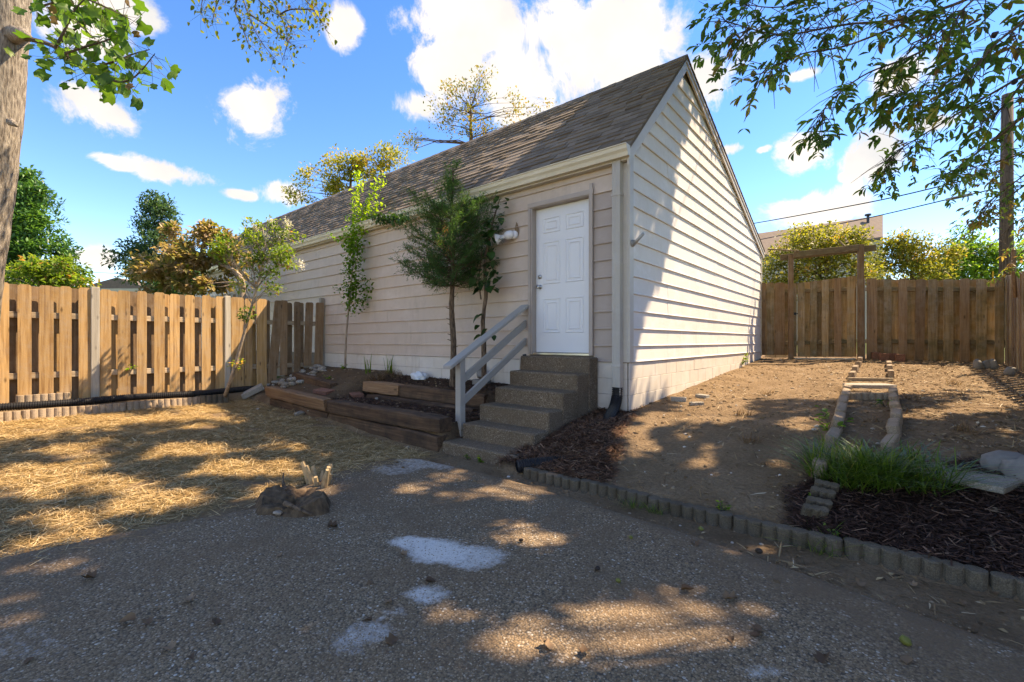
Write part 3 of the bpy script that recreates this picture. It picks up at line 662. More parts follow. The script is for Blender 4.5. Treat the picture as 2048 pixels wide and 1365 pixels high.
for i, z0 in enumerate(rows):
    if z0 > 5.30: break
    pr = prof_for(i); a0, c0 = gable_lim(z0)
    if c0 - a0 < 0.06: break
    js = [0.0] + [y for y in [1.25 + 1.22 * ((i * 2) % 3) + 2.44 * k for k in range(-1, 4)] if a0 + 0.25 < y < c0 - 0.25] + [99]
    for a, c in zip(js[:-1], js[1:]):
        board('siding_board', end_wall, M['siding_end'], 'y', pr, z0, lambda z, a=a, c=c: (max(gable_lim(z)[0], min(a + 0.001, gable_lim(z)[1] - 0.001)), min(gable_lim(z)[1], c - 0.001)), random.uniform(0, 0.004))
# foundation: painted blocks
b = MB(); b.box(-LEN, DX1 - 0.01, -0.004, 0.0, 0.0, 0.3); found = b.build('foundation', M['block'], house)
bv = {}
def block(a, c, z0, z1, along):
    d = random.uniform(0, 0.004)
    if along == 'y': V, Fc = bevel_box(-0.05, 0.010 + d, a + 0.0015, c - 0.0015, z0 + 0.0015, z1 - 0.0015, 0.003)
    else: V, Fc = bevel_box(a + 0.0015, c - 0.0015, -0.010 - d, 0.05, z0 + 0.0015, z1 - 0.0015, 0.003)
    mobj('foundation_block', V, Fc, M['block'], found, origin=V.mean(0))
for ci in range(4):
    z1 = SB - 0.004 - 0.2 * ci; z0 = z1 - 0.2; y = 0.0 if ci % 2 == 0 else -0.2
    while y < DEP - 0.05:
        a, c = max(y, 0.0), min(y + 0.4, DEP)
        if z1 > float(H(0.02, (a + c) / 2)) - 0.02: block(a, c, z0, z1, 'y')
        y += 0.4
    x = -0.012 if ci % 2 == 0 else 0.188
    while x > -7.6:
        a, c = max(x - 0.4, -8), min(x, -0.012)
        if z1 > 0.25: block(a, c, z0, z1, 'x')
        x -= 0.4
# roof
def slope_frame(front=True):
    if front:
        u = np.array([0, RIDGE_Y - EAVE_Y, RIDGE_Z - EAVE_Z]); o = np.array([0, EAVE_Y, EAVE_Z])
    else:
        u = np.array([0, RIDGE_Y - BACK_Y, RIDGE_Z - BACK_Z]); o = np.array([0, BACK_Y, BACK_Z])
    l = np.linalg.norm(u); u = u / l; n = np.array([0, -u[2], u[1]]) if front else np.array([0, u[2], -u[1]]) * -1
    if n[2] < 0: n = -n
    return o, u, n, l
X_R, X_L = 0.075, -LEN - 0.1
prof = [(EAVE_Y, EAVE_Z), (RIDGE_Y, RIDGE_Z), (BACK_Y, BACK_Z), (BACK_Y, BACK_Z - 0.05), (RIDGE_Y, RIDGE_Z - 0.055), (EAVE_Y, EAVE_Z - 0.055)]
V, Fc = prism(prof, (0, 1, 0), (0, 0, 1), (-1, 0, 0), (X_R - 0.012, 0, 0), X_R - 0.012 - X_L)
roof = mobj('roof', V, [Fc[2 + i] for i in range(6)] + [(0, 1, 4, 5), (1, 2, 3, 4), (6, 11, 10, 7), (7, 10, 9, 8)], M['shingle_flat'], house)
def shingles():
    o, u, n, l = slope_frame(True); tabs = []
    courses = 20; ex = l / courses
    for i in range(courses):
        x = X_R
        while x > X_L:
            w = random.choice((0.16, 0.19, 0.23, 0.27, 0.33)); a, c = x, max(x - w, X_L); x -= w
            t = random.choice((0.012, 0.015, 0.024, 0.027)); s0 = i * ex - (0.02 if i == 0 else random.uniform(-0.004, 0.004)); s1 = min(i * ex + ex * 1.12, l + 0.01)
            g = 0.0012
            pts = [o + u * s0 + n * 0.001, o + u * s0 + n * t, o + u * s1 + n * 0.0035, o + u * s1 + n * 0.001]
            V = np.array([p + np.array([xx, 0, 0]) for xx in (a - g, c + g) for p in pts])
            tabs.append((V, random.random()))
    Q = [(0, 1, 5, 4), (1, 2, 6, 5), (2, 3, 7, 6), (0, 3, 2, 1), (4, 5, 6, 7)]
    key = [np.linalg.norm(V.mean(0) - CAM) for V, _ in tabs]; order = np.argsort(key)
    for j in order[:300]:
        V, r = tabs[j]; mobj('shingle', V, Q, M['shingle'], roof, rnd=np.full(8, r), origin=V.mean(0))
    VV = np.concatenate([tabs[j][0] for j in order[300:]]); m = len(order) - 300
    FF = (np.array(Q)[None] + (np.arange(m) * 8)[:, None, None]).reshape(-1, 4)
    tag(mobj('shingle_field', VV, FF, M['shingle'], roof, rnd=np.repeat([tabs[j][1] for j in order[300:]], 8)), kind='stuff')
shingles()
b = MB(); x = X_R
while x > X_L:
    w = 0.15; t = random.uniform(0.012, 0.02)
    V, Fc = prism([(RIDGE_Y - 0.11, RIDGE_Z - 0.11 * S1 + t), (RIDGE_Y, RIDGE_Z + t + 0.01), (RIDGE_Y + 0.13, RIDGE_Z - 0.13 * S2 + t), (RIDGE_Y + 0.13, RIDGE_Z - 0.13 * S2), (RIDGE_Y, RIDGE_Z - 0.002), (RIDGE_Y - 0.11, RIDGE_Z - 0.11 * S1)], (0, 1, 0), (0, 0, 1), (-1, 0, 0), (x, 0, 0), w - 0.002)
    b.add(V, Fc[0:1] + Fc[1:2] + Fc[2:]); x -= w
b.build('ridge_cap', M['shingle'], roof, rnd=np.repeat(rng.random(b.n // 12), 12))
# back slope drip strip and vent pipe
b = MB(); o, u, n, l = slope_frame(False)
for i in range(30):
    s0 = i * l / 30; V = np.array([o + u * s0 + n * 0.001, o + u * s0 + n * 0.014, o + u * (s0 + l / 30) + n * 0.004, o + u * (s0 + l / 30) + n * 0.001])
    VV = np.concatenate([V + [X_R, 0, 0], V + [X_L, 0, 0]]); b.add(VV, [(0, 1, 5, 4), (1, 2, 6, 5), (0, 3, 2, 1)])
b.build('rear_shingles', M['shingle'], roof, rnd=np.repeat(rng.random(30), 8))
vp = np.array([-0.45, 6.75, float(roof_z(6.75))]); V, Fc = lathe([(0.045, -0.05), (0.045, 0.16), (0.085, 0.165), (0.09, 0.2), (0.06, 0.235), (0.0, 0.24)], 14, (0, 0, 1), vp)
mobj('roof_vent', V, Fc, M['greymetal'], roof, smooth=True)
# rake boards on the gable (two slopes), with a narrow drip strip
def rake(y0, y1, off0, off1, x0, x1, name, mat, cut=0.0):
    z = lambda y: float(roof_z(y)); V, Fc = prism([(y0, z(y0) - off0), (y1, z(y1) - off0), (y1, z(y1) - off1), (y0, z(y0) - off1)], (0, 1, 0), (0, 0, 1), (1, 0, 0), (x0, 0, 0), x1 - x0)
    return mobj(name, V, Fc, mat, house)
rake(EAVE_Y + 0.02, RIDGE_Y - 0.001, 0.060, 0.235, 0.030, 0.056, 'rake_board', M['trim']); rake(RIDGE_Y + 0.001, BACK_Y - 0.02, 0.060, 0.185, 0.030, 0.056, 'rake_board', M['trim'])
rake(RIDGE_Y + 0.001, BACK_Y - 0.01, 0.057, 0.095, 0.057, 0.070, 'rake_moulding', M['trim']); rake(EAVE_Y, RIDGE_Y - 0.001, 0.057, 0.075, 0.057, 0.066, 'rake_moulding', M['trim'])
# corner trim, fascia, soffit
V, Fc = bevel_box(0.0, 0.032, -0.030, 0.080, SB + 0.003, 3.55, 0.003); mobj('corner_board', V, Fc, M['trim'], house)
V, Fc = bevel_box(-0.100, -0.001, -0.032, -0.001, SB + 0.003, 3.455, 0.003); mobj('corner_board', V, Fc, M['trim'], house)
V, Fc = bevel_box(0.0, 0.032, DEP - 0.066, DEP, 0.9, 3.46, 0.003); mobj('corner_board', V, Fc, M['trim'], house)
b = MB(); b.box(-LEN, 0.028, -0.105, -0.001, 3.462, 3.478); b.build('soffit', M['trim'], house)
b = MB(); b.box(-LEN, 0.028, -0.105, -0.085, 3.479, 3.60); b.build('fascia', M['trim'], house)
gp = [(-0.107, 3.485), (-0.165, 3.485), (-0.180, 3.530), (-0.205, 3.560), (-0.215, 3.605), (-0.228, 3.607), (-0.228, 3.618), (-0.208, 3.618), (-0.196, 3.562), (-0.172, 3.532), (-0.158, 3.493), (-0.107, 3.493)]
V, Fc = prism(gp, (0, 1, 0), (0, 0, 1), (-1, 0, 0), (0.072, 0, 0), 0.07 + LEN)
gutter = mobj('gutter', V, Fc[2:] + [(0, 1, 10, 11), (1, 2, 9, 10), (2, 3, 8, 9), (3, 4, 7, 8), (4, 5, 6, 7)], M['gutter'], house)
V, Fc = prism([(-0.107, 3.487), (-0.163, 3.487), (-0.178, 3.531), (-0.203, 3.561), (-0.213, 3.612), (-0.107, 3.612)], (0, 1, 0), (0, 0, 1), (1, 0, 0), (0.0725, 0, 0), 0.003); mobj('end_cap', V, Fc, M['gutter'], gutter)
b = MB()
for x in np.arange(-1.0, -LEN, -2.9): b.box(x - 0.012, x + 0.012, -0.2275, -0.106, 3.6185, 3.621)
b.build('gutter_hangers', M['gutter'], gutter)
# downspout: fluted box leaf
fl = []
xs = np.linspace(-0.165, -0.055, 12)
for k, x in enumerate(xs): fl.append((x, -0.112 - (0.005 if k % 2 else 0.0)))
fl += [(-0.055, -0.036), (-0.165, -0.036)]
V, Fc = prism(fl[::-1], (1, 0, 0), (0, 1, 0), (0, 0, 1), (0, 0, 0.60), 2.885)
dsp = mobj('downspout', V, Fc, M['down'], house)
for z in (0.95, 3.05):
    b = MB(); b.box(-0.172, -0.048, -0.122, -0.0335, z, z + 0.03); b.build('strap', M['down'], dsp)
# door
SX0, SX1 = -1.45, -0.536; SZ0, SZ1 = 1.112, 3.150; DY = 0.055
b = MB(); b.box(SX0, SX1, DY, DY + 0.044, SZ0, SZ1); door = b.build('door', M['door'], house); tag(door)
def rect_ring(x0, x1, z0, z1, y, w, d, mb):
    o = [(x0, z0), (x1, z0), (x1, z1), (x0, z1)]; i_ = [(x0 + w, z0 + w), (x1 - w, z0 + w), (x1 - w, z1 - w), (x0 + w, z1 - w)]; m_ = [((a + c) / 2, (e + f) / 2) for (a, e), (c, f) in zip(o, i_)]
    V = [(x, y, z) for x, z in o] + [(x, y - d, z) for x, z in m_] + [(x, y, z) for x, z in i_]
    mb.add(V, [(k, (k + 1) % 4, 4 + (k + 1) % 4, 4 + k) for k in range(4)] + [(4 + k, 4 + (k + 1) % 4, 8 + (k + 1) % 4, 8 + k) for k in range(4)])
cols = [(SX0 + 0.125, SX0 + 0.415), (SX1 - 0.415, SX1 - 0.125)]; prow = [(SZ0 + 0.27, SZ0 + 0.76), (SZ0 + 0.96, SZ0 + 1.56), (SZ0 + 1.68, SZ0 + 1.90)]
for x0, x1 in cols:
    for z0, z1 in prow:
        mb = MB(); rect_ring(x0, x1, z0, z1, DY - 0.0005, 0.022, 0.008, mb); rect_ring(x0 + 0.045, x1 - 0.045, z0 + 0.045, z1 - 0.045, DY - 0.0005, 0.030, 0.007, mb)
        mb.build('door_panel', M['door'], door)
kx = SX0 + 0.07
V, Fc = lathe([(0.033, 0), (0.033, 0.006), (0.014, 0.010), (0.012, 0.035), (0.027, 0.042), (0.031, 0.055), (0.026, 0.068), (0.0, 0.072)], 18, (0, -1, 0), (kx, DY - 0.0005, SZ0 + 0.93)); mobj('door_knob', V, Fc, M['metal'], door, smooth=True)
V, Fc = lathe([(0.032, 0), (0.032, 0.010), (0.026, 0.018), (0.014, 0.020), (0.012, 0.026), (0, 0.027)], 18, (0, -1, 0), (kx, DY - 0.0005, SZ0 + 1.075)); mobj('deadbolt', V, Fc, M['metal'], door, smooth=True)
b = MB(); b.box(DX0, SX0 - 0.004, -0.040, 0.10, DZ0 + 0.005, DZ1); b.box(SX1 + 0.004, DX1, -0.040, 0.10, DZ0 + 0.005, DZ1); b.box(SX0 - 0.004, SX1 + 0.004, -0.0405, 0.10, SZ1 + 0.005, DZ1 - 0.0005)
dfr = b.build('door_frame', M['frame'], house)
V, Fc = bevel_box(DX0 - 0.01, DX1 + 0.012, -0.055, -0.041, DZ1 - 0.055, DZ1 + 0.01, 0.004); mobj('head_casing', V, Fc, M['frame'], dfr)
V, Fc = bevel_box(DX1 - 0.042, DX1 + 0.004, -0.056, -0.0415, DZ0 + 0.01, DZ1 + 0.085, 0.003); mobj('side_casing', V, Fc, M['frame'], dfr)
V, Fc = bevel_box(DX0 - 0.006, DX0 + 0.036, -0.055, -0.0415, DZ0 + 0.01, DZ1 - 0.057, 0.003); mobj('side_casing', V, Fc, M['frame'], dfr)
b = MB(); b.box(SX0, SX1, -0.03, 0.10, DZ0 + 0.004, SZ0 - 0.008); b.build('threshold', M['metal'], house)
b = MB(); b.box(SX0 - 0.02, SX1 + 0.02, 0.10, 0.115, DZ0, SZ1 + 0.02); b.build('door_stop', M['dark'], house)

# things fixed to the house
lt = empty('wall_light', (-1.80, -0.028, 2.84), 'white twin flood light holder on the siding left of the door', 'wall light')
V, Fc = lathe([(0.062, 0), (0.062, 0.02), (0.05, 0.045), (0.0, 0.05)], 18, (0, -1, 0), (-1.78, -0.030, 2.83)); mobj('base', V, Fc, M['white'], lt, smooth=True)
V, Fc = lathe([(0.0, 0), (0.032, 0.0), (0.062, 0.04), (0.066, 0.09), (0.052, 0.13), (0.03, 0.15), (0.0, 0.155)], 18, (-0.75, -0.6, -0.28), (-1.77, -0.06, 2.845)); mobj('socket', V, Fc, M['white'], lt, smooth=True)
V, Fc = lathe([(0.028, 0), (0.030, 0.05), (0.055, 0.085), (0.078, 0.12), (0.080, 0.135), (0.072, 0.138), (0.06, 0.13)], 18, (-0.86, -0.42, -0.25), (-1.875, -0.150, 2.805)); mobj('lamp_shade', V, Fc, M['white'], lt, smooth=True)
V, Fc = prism([(-0.04, 0), (0.03, 0), (0.045, 0.08), (0.02, 0.17), (-0.005, 0.2), (-0.035, 0.1)], (1, 0, 0), (0, 0, 1), (0, -1, 0), (-1.75, -0.0262, 2.82), 0.002); mobj('back_plate', V, Fc, M['rust'], lt)
hk = empty('wall_bracket', (0.035, 0.03, 2.47), 'small grey metal flag bracket on the house corner', 'bracket')
V, Fc = lathe([(0.045, 0), (0.045, 0.012), (0.022, 0.02), (0, 0.02)], 14, (1, 0, 0), (0.033, 0.035, 2.47)); mobj('plate', V, Fc, M['greymetal'], hk, smooth=True)
b = MB(); b.tube([(0.045, 0.035, 2.45), (0.10, 0.02, 2.49), (0.20, -0.01, 2.56)], [0.024, 0.020, 0.019], 10); b.tube([(0.05, 0.035, 2.50), (0.10, 0.03, 2.47)], 0.014, 8); b.build('socket_tube', M['greymetal'], hk, smooth=True)
pp = empty('conduit', (-1.66, -0.03, 0.6), 'thin pale conduit pipe bending down beside the steps', 'pipe')
b = MB(); b.tube([(-1.60, -0.02, 1.06), (-1.62, -0.05, 1.05), (-1.655, -0.06, 1.0), (-1.665, -0.06, 0.85), (-1.66, -0.055, 0.58)], 0.013, 8); b.build('pipe', M['trim'], pp, smooth=True)
b = MB(); b.tube([(-1.575, -0.02, 1.065), (-1.62, -0.045, 1.058)], 0.019, 8); b.build('elbow', M['black'], pp, smooth=True)

# ---------------------------------------------------------------- steps and handrail
steps = empty('concrete_steps', (-0.93, -0.8, 0.0), 'flight of brown pebble-faced concrete steps up to the white door', 'steps')
tops = [1.068, 0.872, 0.675, 0.48, 0.287, 0.112]; fronts = [-0.26, -0.53, -0.85, -1.12, -1.40, -1.68]; xl = [-1.50, -1.47, -1.445, -1.46, -1.475, -1.52]; xr = [-0.40, -0.405, -0.40, -0.405, -0.40, -0.395]
yb = -0.03
for k in range(6):
    V, Fc = bevel_box(xl[k], xr[k], fronts[k], yb, -0.1 + 0.003 * k, tops[k], 0.016)
    V[:, 2] += np.where(V[:, 2] > 0, 0.006 * np.sin(V[:, 0] * 5 + k), 0)
    mobj('step', V, Fc, M['steps'], steps); yb = fronts[k] + 0.012
rail = empty('handrail', (-1.57, -1.33, 0.05), 'grey painted wooden handrail with sloping rails beside the steps', 'handrail')
V, Fc = bevel_box(-1.62, -1.53, -1.375, -1.285, float(H(-1.57, -1.33)) - 0.05, 1.055, 0.006); 
V[:, 2] = np.where(V[:, 2] < 0.4, 0.03, V[:, 2]); mobj('post', V, Fc, M['rail'], rail)
def sloped(name, x0, x1, ya, za, yb_, zb, h, mat):
    V, Fc = bevel_box(x0, x1, -1, 1, -h / 2, h / 2, 0.005); t = (V[:, 1] + 1) / 2
    V = np.stack([V[:, 0], ya + t * (yb_ - ya), za + t * (zb - za) + V[:, 2]], 1); return mobj(name, V, Fc, mat, rail)
sloped('top_rail', -1.645, -1.505, -1.55, 0.955, -0.042, 1.775, 0.044, M['rail'])
sloped('middle_rail', -1.595, -1.556, -1.284, 0.80, -0.042, 1.52, 0.105, M['rail'])
sloped('lower_rail', -1.595, -1.556, -1.284, 0.53, -0.042, 1.265, 0.105, M['rail'])

# ---------------------------------------------------------------- corrugated drain hoses
def curve(pts, n=40):
    pts = np.asarray(pts, float); k = len(pts); t = np.linspace(0, k - 1, n); out = []
    for s in t:
        i = min(int(s), k - 2); f = s - i; p0 = pts[max(i - 1, 0)]; p1 = pts[i]; p2 = pts[i + 1]; p3 = pts[min(i + 2, k - 1)]
        out.append(0.5 * (2 * p1 + (p2 - p0) * f + (2 * p0 - 5 * p1 + 4 * p2 - p3) * f * f + (3 * p1 - p0 - 3 * p2 + p3) * f ** 3))
    return np.array(out)
def corrugated(name, pts, r, pitch, label, cat, hollow=False):
    c = curve(pts, 60); L_ = np.concatenate([[0], np.cumsum(np.linalg.norm(np.diff(c, axis=0), axis=1))]); n = int(L_[-1] / pitch) * 4
    s = np.linspace(0, L_[-1], n); q = np.stack([np.interp(s, L_, c[:, i]) for i in range(3)], 1)
    rad = np.array([r, r, r * 0.86, r * 0.86] * (n // 4 + 1))[:n]
    root = empty(name, c[0] * [1, 1, 0] + [0, 0, c[:, 2].min() - r], label, cat); b = MB(); b.tube(q, rad, 14, not hollow)
    if hollow: b.tube(q[::-1], rad[::-1] * 0.9, 14, False)
    o = b.build('hose', M['black'], root)
    if hollow: b2 = MB(); b2.tube([q[-9] , q[-10]], 0.84 * r, 14); b2.build('hose_inside', M['black'], root)
    return root
corrugated('drain_hose', [(-0.11, -0.075, 0.70), (-0.11, -0.09, 0.58), (-0.09, -0.20, 0.46), (-0.05, -0.42, 0.36), (-0.02, -0.56, 0.26)], 0.068, 0.024, 'black corrugated hose below the downspout at the house corner', 'drain hose')
corrugated('drain_outlet', [(0.25, -1.30, 0.10), (0.02, -1.52, 0.10), (-0.16, -1.70, 0.085), (-0.27, -1.84, 0.07)], 0.062, 0.024, 'open end of a black corrugated drain beside the bottom step', 'drain pipe', True)
fp = []
for px, py in [(-140, 822), (0, 815), (146, 808), (256, 804), (348, 800), (388, 795), (432, 790), (478, 790), (520, 792)]:
    X = -7.09 + 0.05 * math.sin(px * 0.02); y = y_on_x(px, X); fp.append((X, y, max(float(H(X, y)) + 0.055, 0.33)))
corrugated('drain_pipe', fp, 0.055, 0.026, 'long black corrugated pipe lying along the foot of the left fence', 'drain pipe')

# ---------------------------------------------------------------- fences
def fence_board(parent, mat, c, ax, w, z0, z1, t, nrm, lean=0.0, ear=True, name='board'):
    """board centred at c (x, y), width w along ax, thickness t along nrm; lean = metres the top is shifted along ax"""
    e = 0.028 if ear else 0.004; h = z1 - z0
    o = [(-w / 2, 0), (w / 2, 0), (w / 2, h - e), (w / 2 - e * 0.5, h - e * 0.25), (w / 2 - e, h), (-w / 2 + e, h), (-w / 2 + e * 0.5, h - e * 0.25), (-w / 2, h - e)]
    o = [(u + lean * v / h + random.uniform(-0.0015, 0.0015), v) for u, v in o]
    V, Fc = prism(o, (ax[0], ax[1], 0), (0, 0, 1), (nrm[0], nrm[1], 0), (c[0], c[1], z0), t)
    # slight cup / twist
    tw = random.uniform(-0.008, 0.008); k = (V[:, 2] - z0) / h; V[:, 0] += nrm[0] * tw * k; V[:, 1] += nrm[1] * tw * k
    return mobj(name, V, Fc, mat, parent, origin=(c[0], c[1], z0))
lf = empty('wood_fence', (FX, -3.2, 0.3), 'golden brown shadowbox board fence with pale grey posts left of the house', 'fence')
fr = [(-8, 18), (35, 63), (78, 107), (119, 143), (157, 181), (200, 222), (235, 260), (273, 293), (308, 329), (339, 359), (370, 389), (403, 421), (431, 449), (462, 487), (489, 504), (513, 533), (541, 559), (560, 574), (588, 600), (609, 624), (630, 646)]
lean = {16: 0.16, 19: 0.05, 20: 0.04, 17: 0.01}
XF = FX + 0.045
ys = [(y_on_x(a, XF), y_on_x(c, XF)) for a, c in fr]
y0 = ys[0][0]; k = 0
while y0 > -7.0: y0 -= 0.216; ys.insert(0, (y0, y0 + 0.14)); k += 1
lean = {a + k: c for a, c in lean.items()}
for i, (a, c) in enumerate(ys):
    far = i >= k + 16; z1 = 2.115 + random.uniform(-0.012, 0.012) + 0.003 * i * 0; mat = M['fence_brown'] if far else M['fence_gold']
    zb = max(0.335, float(H(XF, (a + c) / 2)) - 0.02) if not far else float(H(XF, (a + c) / 2)) - 0.05 + (0.12 if i % 2 else 0)
    fence_board(lf, mat, (XF, (a + c) / 2 - lean.get(i, 0) * 0.5), (0, 1), abs(c - a), zb, z1, 0.018, (1, 0), lean.get(i, 0), True)
for i in range(len(ys) - 1):                      # boards on the far side, closing the gaps
    a, c = ys[i][1], ys[i + 1][0]; w = min(c - a + 0.05, 0.15); far = i >= k + 16
    if far and i % 3 == 2: continue
    fence_board(lf, M['fence_brown'] if i % 3 or far else M['fence_gold'], (FX - 0.045 - 0.018, (a + c) / 2), (0, 1), w, 0.36, 2.10 + random.uniform(-0.012, 0.012), 0.018, (1, 0))
for z in (0.755, 1.655):
    for (ya, yb_) in [(-7.0, y_on_x(190, FX)), (y_on_x(190, FX), y_on_x(456, FX)), (y_on_x(456, FX), -0.12)]:
        V, Fc = bevel_box(FX - 0.040, FX + 0.040, ya + 0.004, yb_ - 0.004, z - 0.045, z + 0.045, 0.004); mobj('rail', V, Fc, M['rail_wood'], lf, origin=V.mean(0))
for px, hw in ((191, 0.052), (456, 0.048)):
    y = y_on_x(px, FX + 0.09); V, Fc = bevel_box(FX - 0.01, FX + 0.085, y - hw, y + hw, 0.1, 2.135, 0.006); mobj('post', V, Fc, M['fence_grey'], lf, origin=(FX, y, 0.1))
V, Fc = bevel_box(FX - 0.05, FX + 0.03, -0.115, -0.035, 0.4, 2.24, 0.005); mobj('post', V, Fc, M['fence_grey'], lf, origin=(FX, -0.08, 0.4))

DV = (F1 - F0); FL = np.linalg.norm(DV); DV = DV / FL; NV = np.array([DV[1], -DV[0]])      # NV points to the camera side
def s_on_f(px, off=0.0):
    r = (px - 1024) / F; a = np.array([*(F0 + NV * off), 0]) - CAM; d = np.array([*DV, 0])
    return (r * (a @ EZ) - a @ EX) / (d @ EX - r * (d @ EZ))
def fpt(s, off=0.0): return F0 + DV * s + NV * off
def f_board(parent, pxa, pxb, yt, yb_, off, mat, lean=0.0, t=0.018, ear=True):
    sa, sb = s_on_f(pxa, off), s_on_f(pxb, off); c = fpt((sa + sb) / 2, off); zt = z_at(c, yt); zb = z_at(c, yb_)
    fence_board(parent, mat, c, DV, sb - sa, zb, zt, t, NV, lean, ear)
cr7 = lambda v: 1450 + v / 3.413; cy7 = lambda v: 400 + v / 3.413
bf = empty('wood_fence', (*fpt(2.9), 0.7), 'tall weathered brown board fence at the back right of the yard', 'fence')
gate = empty('wooden_gate', (*fpt(1.1), 0.8), 'weathered board gate hanging under the arbor beam', 'gate')
sf = empty('wood_fence', (*fpt(0.15), 0.8), 'short weathered fence panel between the house corner and the gate', 'fence')
old = [M['fence_old'], M['fence_old'], M['fence_brown']]
for a, c in [(246, 277), (282, 335), (339, 407)]: f_board(sf, cr7(a), cr7(c), cy7(568), cy7(1062), 0.045, random.choice(old))
for a, c in [(268, 290), (325, 350), (400, 430)]: f_board(sf, cr7(a), cr7(c), cy7(574), cy7(1062), -0.062, M['fence_old'])
for a, c in [(460, 489), (493, 542), (580, 625), (660, 706), (745, 793), (832, 884)]:
    f_board(gate, cr7(a), cr7(c), cy7(572 - (a - 460) * 0.125), cy7(1074), 0.045, random.choice(old))
for a, c in [(535, 590), (618, 668), (698, 752), (786, 838), (876, 896)]: f_board(gate, cr7(a), cr7(c), cy7(572 - (a - 460) * 0.12), cy7(1074), -0.062, M['fence_old'])
rb = [(965, 1037, 0), (1083, 1135, 0), (1184, 1241, 0), (1290, 1356, 0.03), (1385, 1448, 0), (1490, 1557, 0), (1603, 1667, 0), (1712, 1782, 0), (1840, 1902, 0)]
for a, c, ln in rb: f_board(bf, cr7(a), cr7(c), cy7(542 + random.uniform(-6, 6)), cy7(1095 + (a - 965) * 0.06), 0.045, random.choice(old), ln)
for (a, c, _), (a2, c2, _) in zip(rb[:-1], rb[1:]): f_board(bf, cr7(c - 10), cr7(a2 + 10), cy7(549 + random.uniform(-5, 5)), cy7(1090 + (a - 965) * 0.06), -0.062, M['fence_old'])
def f_rail(parent, pxa, pxb, ya, yb_, off=0.0):
    s0, s1 = s_on_f(pxa), s_on_f(pxb); z0, z1 = z_at(fpt(s0), ya), z_at(fpt(s1), yb_)
    V, Fc = bevel_box(-1, 1, -0.038, 0.038, -0.045, 0.045, 0.004); t = (V[:, 0] + 1) / 2; q = F0 + DV * (s0 + t * (s1 - s0))[:, None] + NV * (V[:, 1] + off)[:, None]
    V = np.stack([q[:, 0], q[:, 1], z0 + t * (z1 - z0) + V[:, 2]], 1); mobj('rail', V, Fc, M['rail_old'], parent, origin=V.mean(0))
for ya in (620, 975): f_rail(sf, cr7(246), cr7(428), cy7(ya + 10), cy7(ya + 5)); f_rail(gate, cr7(462), cr7(893), cy7(ya + 5), cy7(ya - 8)); f_rail(bf, cr7(962), cr7(1905), cy7(ya - 8), cy7(ya - 8 + (0 if ya < 800 else 8)))
gl = s_on_f(cr7(478), 0.066); q = fpt(gl, 0.068)
b = MB(); z = z_at(q, cy7(780)); b.add(*prism([(-0.10, -0.012), (0.06, -0.012), (0.06, 0.012), (-0.10, 0.012)], (*DV, 0), (0, 0, 1), (*NV, 0), (q[0], q[1], z), 0.012)); b.add(*prism([(-0.035, -0.03), (0.02, -0.03), (0.02, 0.03), (-0.035, 0.03)], (*DV, 0), (0, 0, 1), (*NV, 0), (q[0] + NV[0] * 0.012, q[1] + NV[1] * 0.012, z), 0.012)); b.build('latch', M['black'], gate)
arb = empty('gate_arbor', (*fpt(1.1, 0.1), 0.8), 'rough timber arbor of two posts and a crossbeam over the gate', 'arbor')
def f_post(pxa, pxb, yt, off=0.11):
    sa, sb = s_on_f(pxa, off), s_on_f(pxb, off); c = fpt((sa + sb) / 2, off); w = min(sb - sa, 0.13); zt = z_at(c, yt); z0 = float(H(*c)) - 0.1
    V, Fc = prism([(-w / 2, 0), (w / 2, 0), (w / 2, zt - z0), (-w / 2, zt - z0)], (*DV, 0), (0, 0, 1), (*NV, 0), (c[0], c[1], z0), 0.10); mobj('post', V, Fc, M['fence_brown'], arb, origin=(c[0], c[1], z0))
f_post(cr7(430), cr7(463), cy7(382)); f_post(cr7(901), cr7(940), cy7(310))
def f_beam(name, pxa, pxb, ya, yb_, h, off, t):
    s0, s1 = s_on_f(pxa, off), s_on_f(pxb, off); z0, z1 = z_at(fpt(s0, off), ya), z_at(fpt(s1, off), yb_)
    V, Fc = bevel_box(-1, 1, 0, t, -h / 2, h / 2, 0.005); k_ = (V[:, 0] + 1) / 2; q = F0 + DV * (s0 + k_ * (s1 - s0))[:, None] + NV * (V[:, 1] + off)[:, None]
    V = np.stack([q[:, 0], q[:, 1], z0 + k_ * (z1 - z0) + V[:, 2]], 1); mobj(name, V, Fc, M['rail_old'], arb, origin=V.mean(0))
f_beam('crossbeam', cr7(468), cr7(905), cy7(378), cy7(330), 0.14, 0.215, 0.04); f_beam('crossbeam', cr7(375), cr7(1028), cy7(398), cy7(330), 0.14, 0.065, 0.04)
f_beam('lattice_strip', cr7(290), cr7(505), cy7(340), cy7(352), 0.03, 0.30, 0.03)
q = fpt(s_on_f(cr7(830), 0.1), 0.1); b = MB(); z = z_at(q, cy7(318)); b.tube([(q[0] - 0.02, q[1], z - 0.02), (q[0] - 0.14, q[1], z + 0.14)], 0.022, 6); b.build('lattice_strip', M['rail_old'], arb)
wp = fpt(s_on_f(cr7(951), 0.08), 0.08); V, Fc = bevel_box(wp[0] - 0.018, wp[0] + 0.018, wp[1] - 0.02, wp[1] + 0.02, float(H(*wp)) - 0.1, z_at(wp, cy7(540)), 0.003)
tag(mobj('metal_post', V, Fc, M['fence_grey'], None, origin=(wp[0], wp[1], float(H(*wp)))), 'slim pale post standing against the fence right of the gate', 'post')
